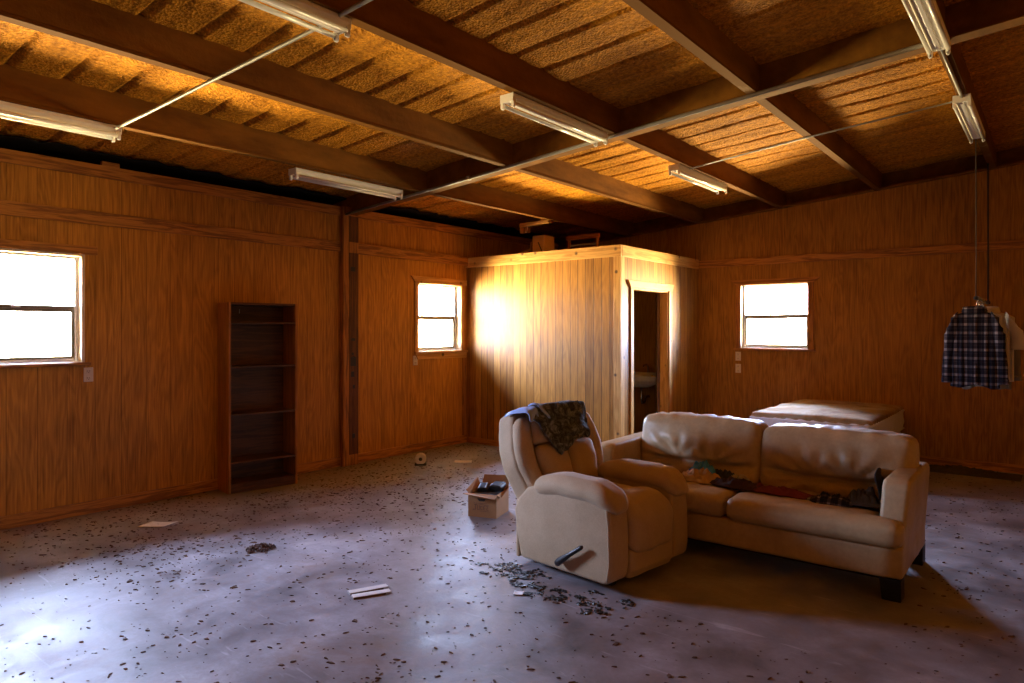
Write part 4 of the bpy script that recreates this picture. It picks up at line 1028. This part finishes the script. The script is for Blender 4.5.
def shard(m, x, y, z, L, W, rz, hh, rnd):
    c, s = math.cos(rz), math.sin(rz); n = rnd.choice((4, 5, 6)); base = []
    for k in range(n):
        a = 2*PI*(k + rnd.uniform(-.25, .25))/n; r = rnd.uniform(0.65, 1.1)
        px, py = L/2*r*math.cos(a), W/2*r*math.sin(a); base.append((x + c*px - s*py, y + s*px + c*py))
    tl = rnd.uniform(-0.4, 0.4)*hh
    vs = [(p[0], p[1], z) for p in base] + [(x + (p[0]-x)*0.75, y + (p[1]-y)*0.75, z + hh + tl*math.cos(k)) for k, p in enumerate(base)]
    m.add(vs, [tuple(range(n-1, -1, -1)), tuple(range(n, 2*n))] + [(k, (k+1) % n, n+(k+1) % n, n+k) for k in range(n)])
def scatter():
    rnd = random.Random(11); m = MB(); cnt = 0
    while cnt < 9000:
        x = rnd.uniform(LW+0.05, 0.9); y = rnd.uniform(0.9, 8.7)
        if x > PX-0.05 and y > 8.6: continue
        if x < PX+0.03 and y > PY-0.03: continue
        if -2.6 < x < -1.3 and y > 7.0: continue
        if -3.78 < x < -3.4 and 4.0 < y < 4.5: continue
        if x < -5.72 and 3.15 < y < 3.98: continue
        if -2.75 < x < -0.62 and 3.33 < y < 5.16: continue
        d = 0.16 + 0.5*max(0, noise.noise(Vector((x*1.3, y*1.3, 4))))
        d += 0.9*math.exp(-(((x+4.75)/0.55)**2 + ((y-2.15)/0.40)**2))
        d += 0.9*math.exp(-(((x+5.35)/0.45)**2 + ((y-3.7)/0.8)**2))
        d += 0.5*math.exp(-((x-LW)/0.5)**2)
        d += 0.35*math.exp(-(((x+4.6)/0.7)**2 + ((y-4.6)/1.0)**2))
        if rnd.random() > d: continue
        big = rnd.random()
        L = rnd.uniform(0.007, 0.018) if big < 0.65 else rnd.uniform(0.016, 0.036)
        if big > 0.975: L = rnd.uniform(0.032, 0.06)
        shard(m, x, y, 0.0005, L, L*rnd.uniform(0.22, 0.6), rnd.gauss(0.68, 0.6), min(0.005, L*rnd.uniform(0.08, 0.2)), rnd); cnt += 1
    return m
tag(scatter().build('floor_debris', M['flake']), 'brown flakes and crumbs scattered over the whole concrete floor', 'debris', kind='stuff')
def shards_black():
    rnd = random.Random(5); m = MB()
    pts = [(-2.80, 3.33, .08, 50), (-2.66, 3.30, .11, 130), (-2.52, 3.26, .11, 110), (-2.40, 3.22, .10, 70), (-2.26, 3.20, .08, 60), (-2.10, 3.24, .08, 70), (-2.02, 3.17, .07, 60), (-2.30, 3.08, .06, 30), (-1.92, 3.28, .06, 40), (-2.15, 3.10, .12, 30), (-2.55, 3.35, .10, 90)]
    for (x, y, s, n) in pts:
        for g in range(max(2, n//14)):
            gx, gy = rnd.gauss(x, s*.9), rnd.gauss(y, s*.6); gs = rnd.uniform(0.012, 0.035)
            for k in range(rnd.randint(5, 14)):
                L = rnd.uniform(0.012, 0.045)
                shard(m, rnd.gauss(gx, gs), rnd.gauss(gy, gs*.7), rnd.uniform(0.0005, 0.003), L, L*rnd.uniform(.4, .9), rnd.uniform(0, PI), min(0.005, L*rnd.uniform(.1, .25)), rnd)
    return m
tag(shards_black().build('black_debris', M['char']), 'black crumbled shards on the floor along the side of the recliner', 'debris', kind='stuff')
def clump(name, x, y, sx_, sy_, h, n, mat, label, seed, Lr=(0.012, 0.03)):
    rnd = random.Random(seed); m = MB()
    for k in range(n):
        a = rnd.uniform(0, 2*PI); r = math.sqrt(rnd.random()); z = h*(1-r)*rnd.random()
        L = rnd.uniform(*Lr); shard(m, r*math.cos(a)*sx_, r*math.sin(a)*sy_, 0.001+z, L, L*rnd.uniform(.3, .7), rnd.uniform(0, PI), L*.4, rnd)
    o = m.build(name, mat); o.location = (x, y, 0); return tag(o, label, 'debris pile')
clump('debris_clump', -4.27, 2.57, 0.085, 0.10, 0.035, 170, M['leafy'], 'compact brown clump of crumbs in the middle of the left floor', 3)
def darkheap(u, v):
    a, b = 2*u-1, 2*v-1; r = min(1, math.hypot(a, b)); x, y = a*0.50, b*0.19
    return (x, y, 0.003 + 0.060*(1-r**2)*(0.35 + abs(noise.fractal(Vector((x*9, y*9, 3)), .7, 2, 4))))
hp = tag(empty('dark_cloth_heap', (-0.80, 8.60, 0)), 'dark heap of rags on the floor along the back wall, under the shirts', 'rag heap')
m = MB(); m.grid(darkheap, 50, 26); m.build('rags', M['charcoal'], hp, smooth=True, solid=0.006)
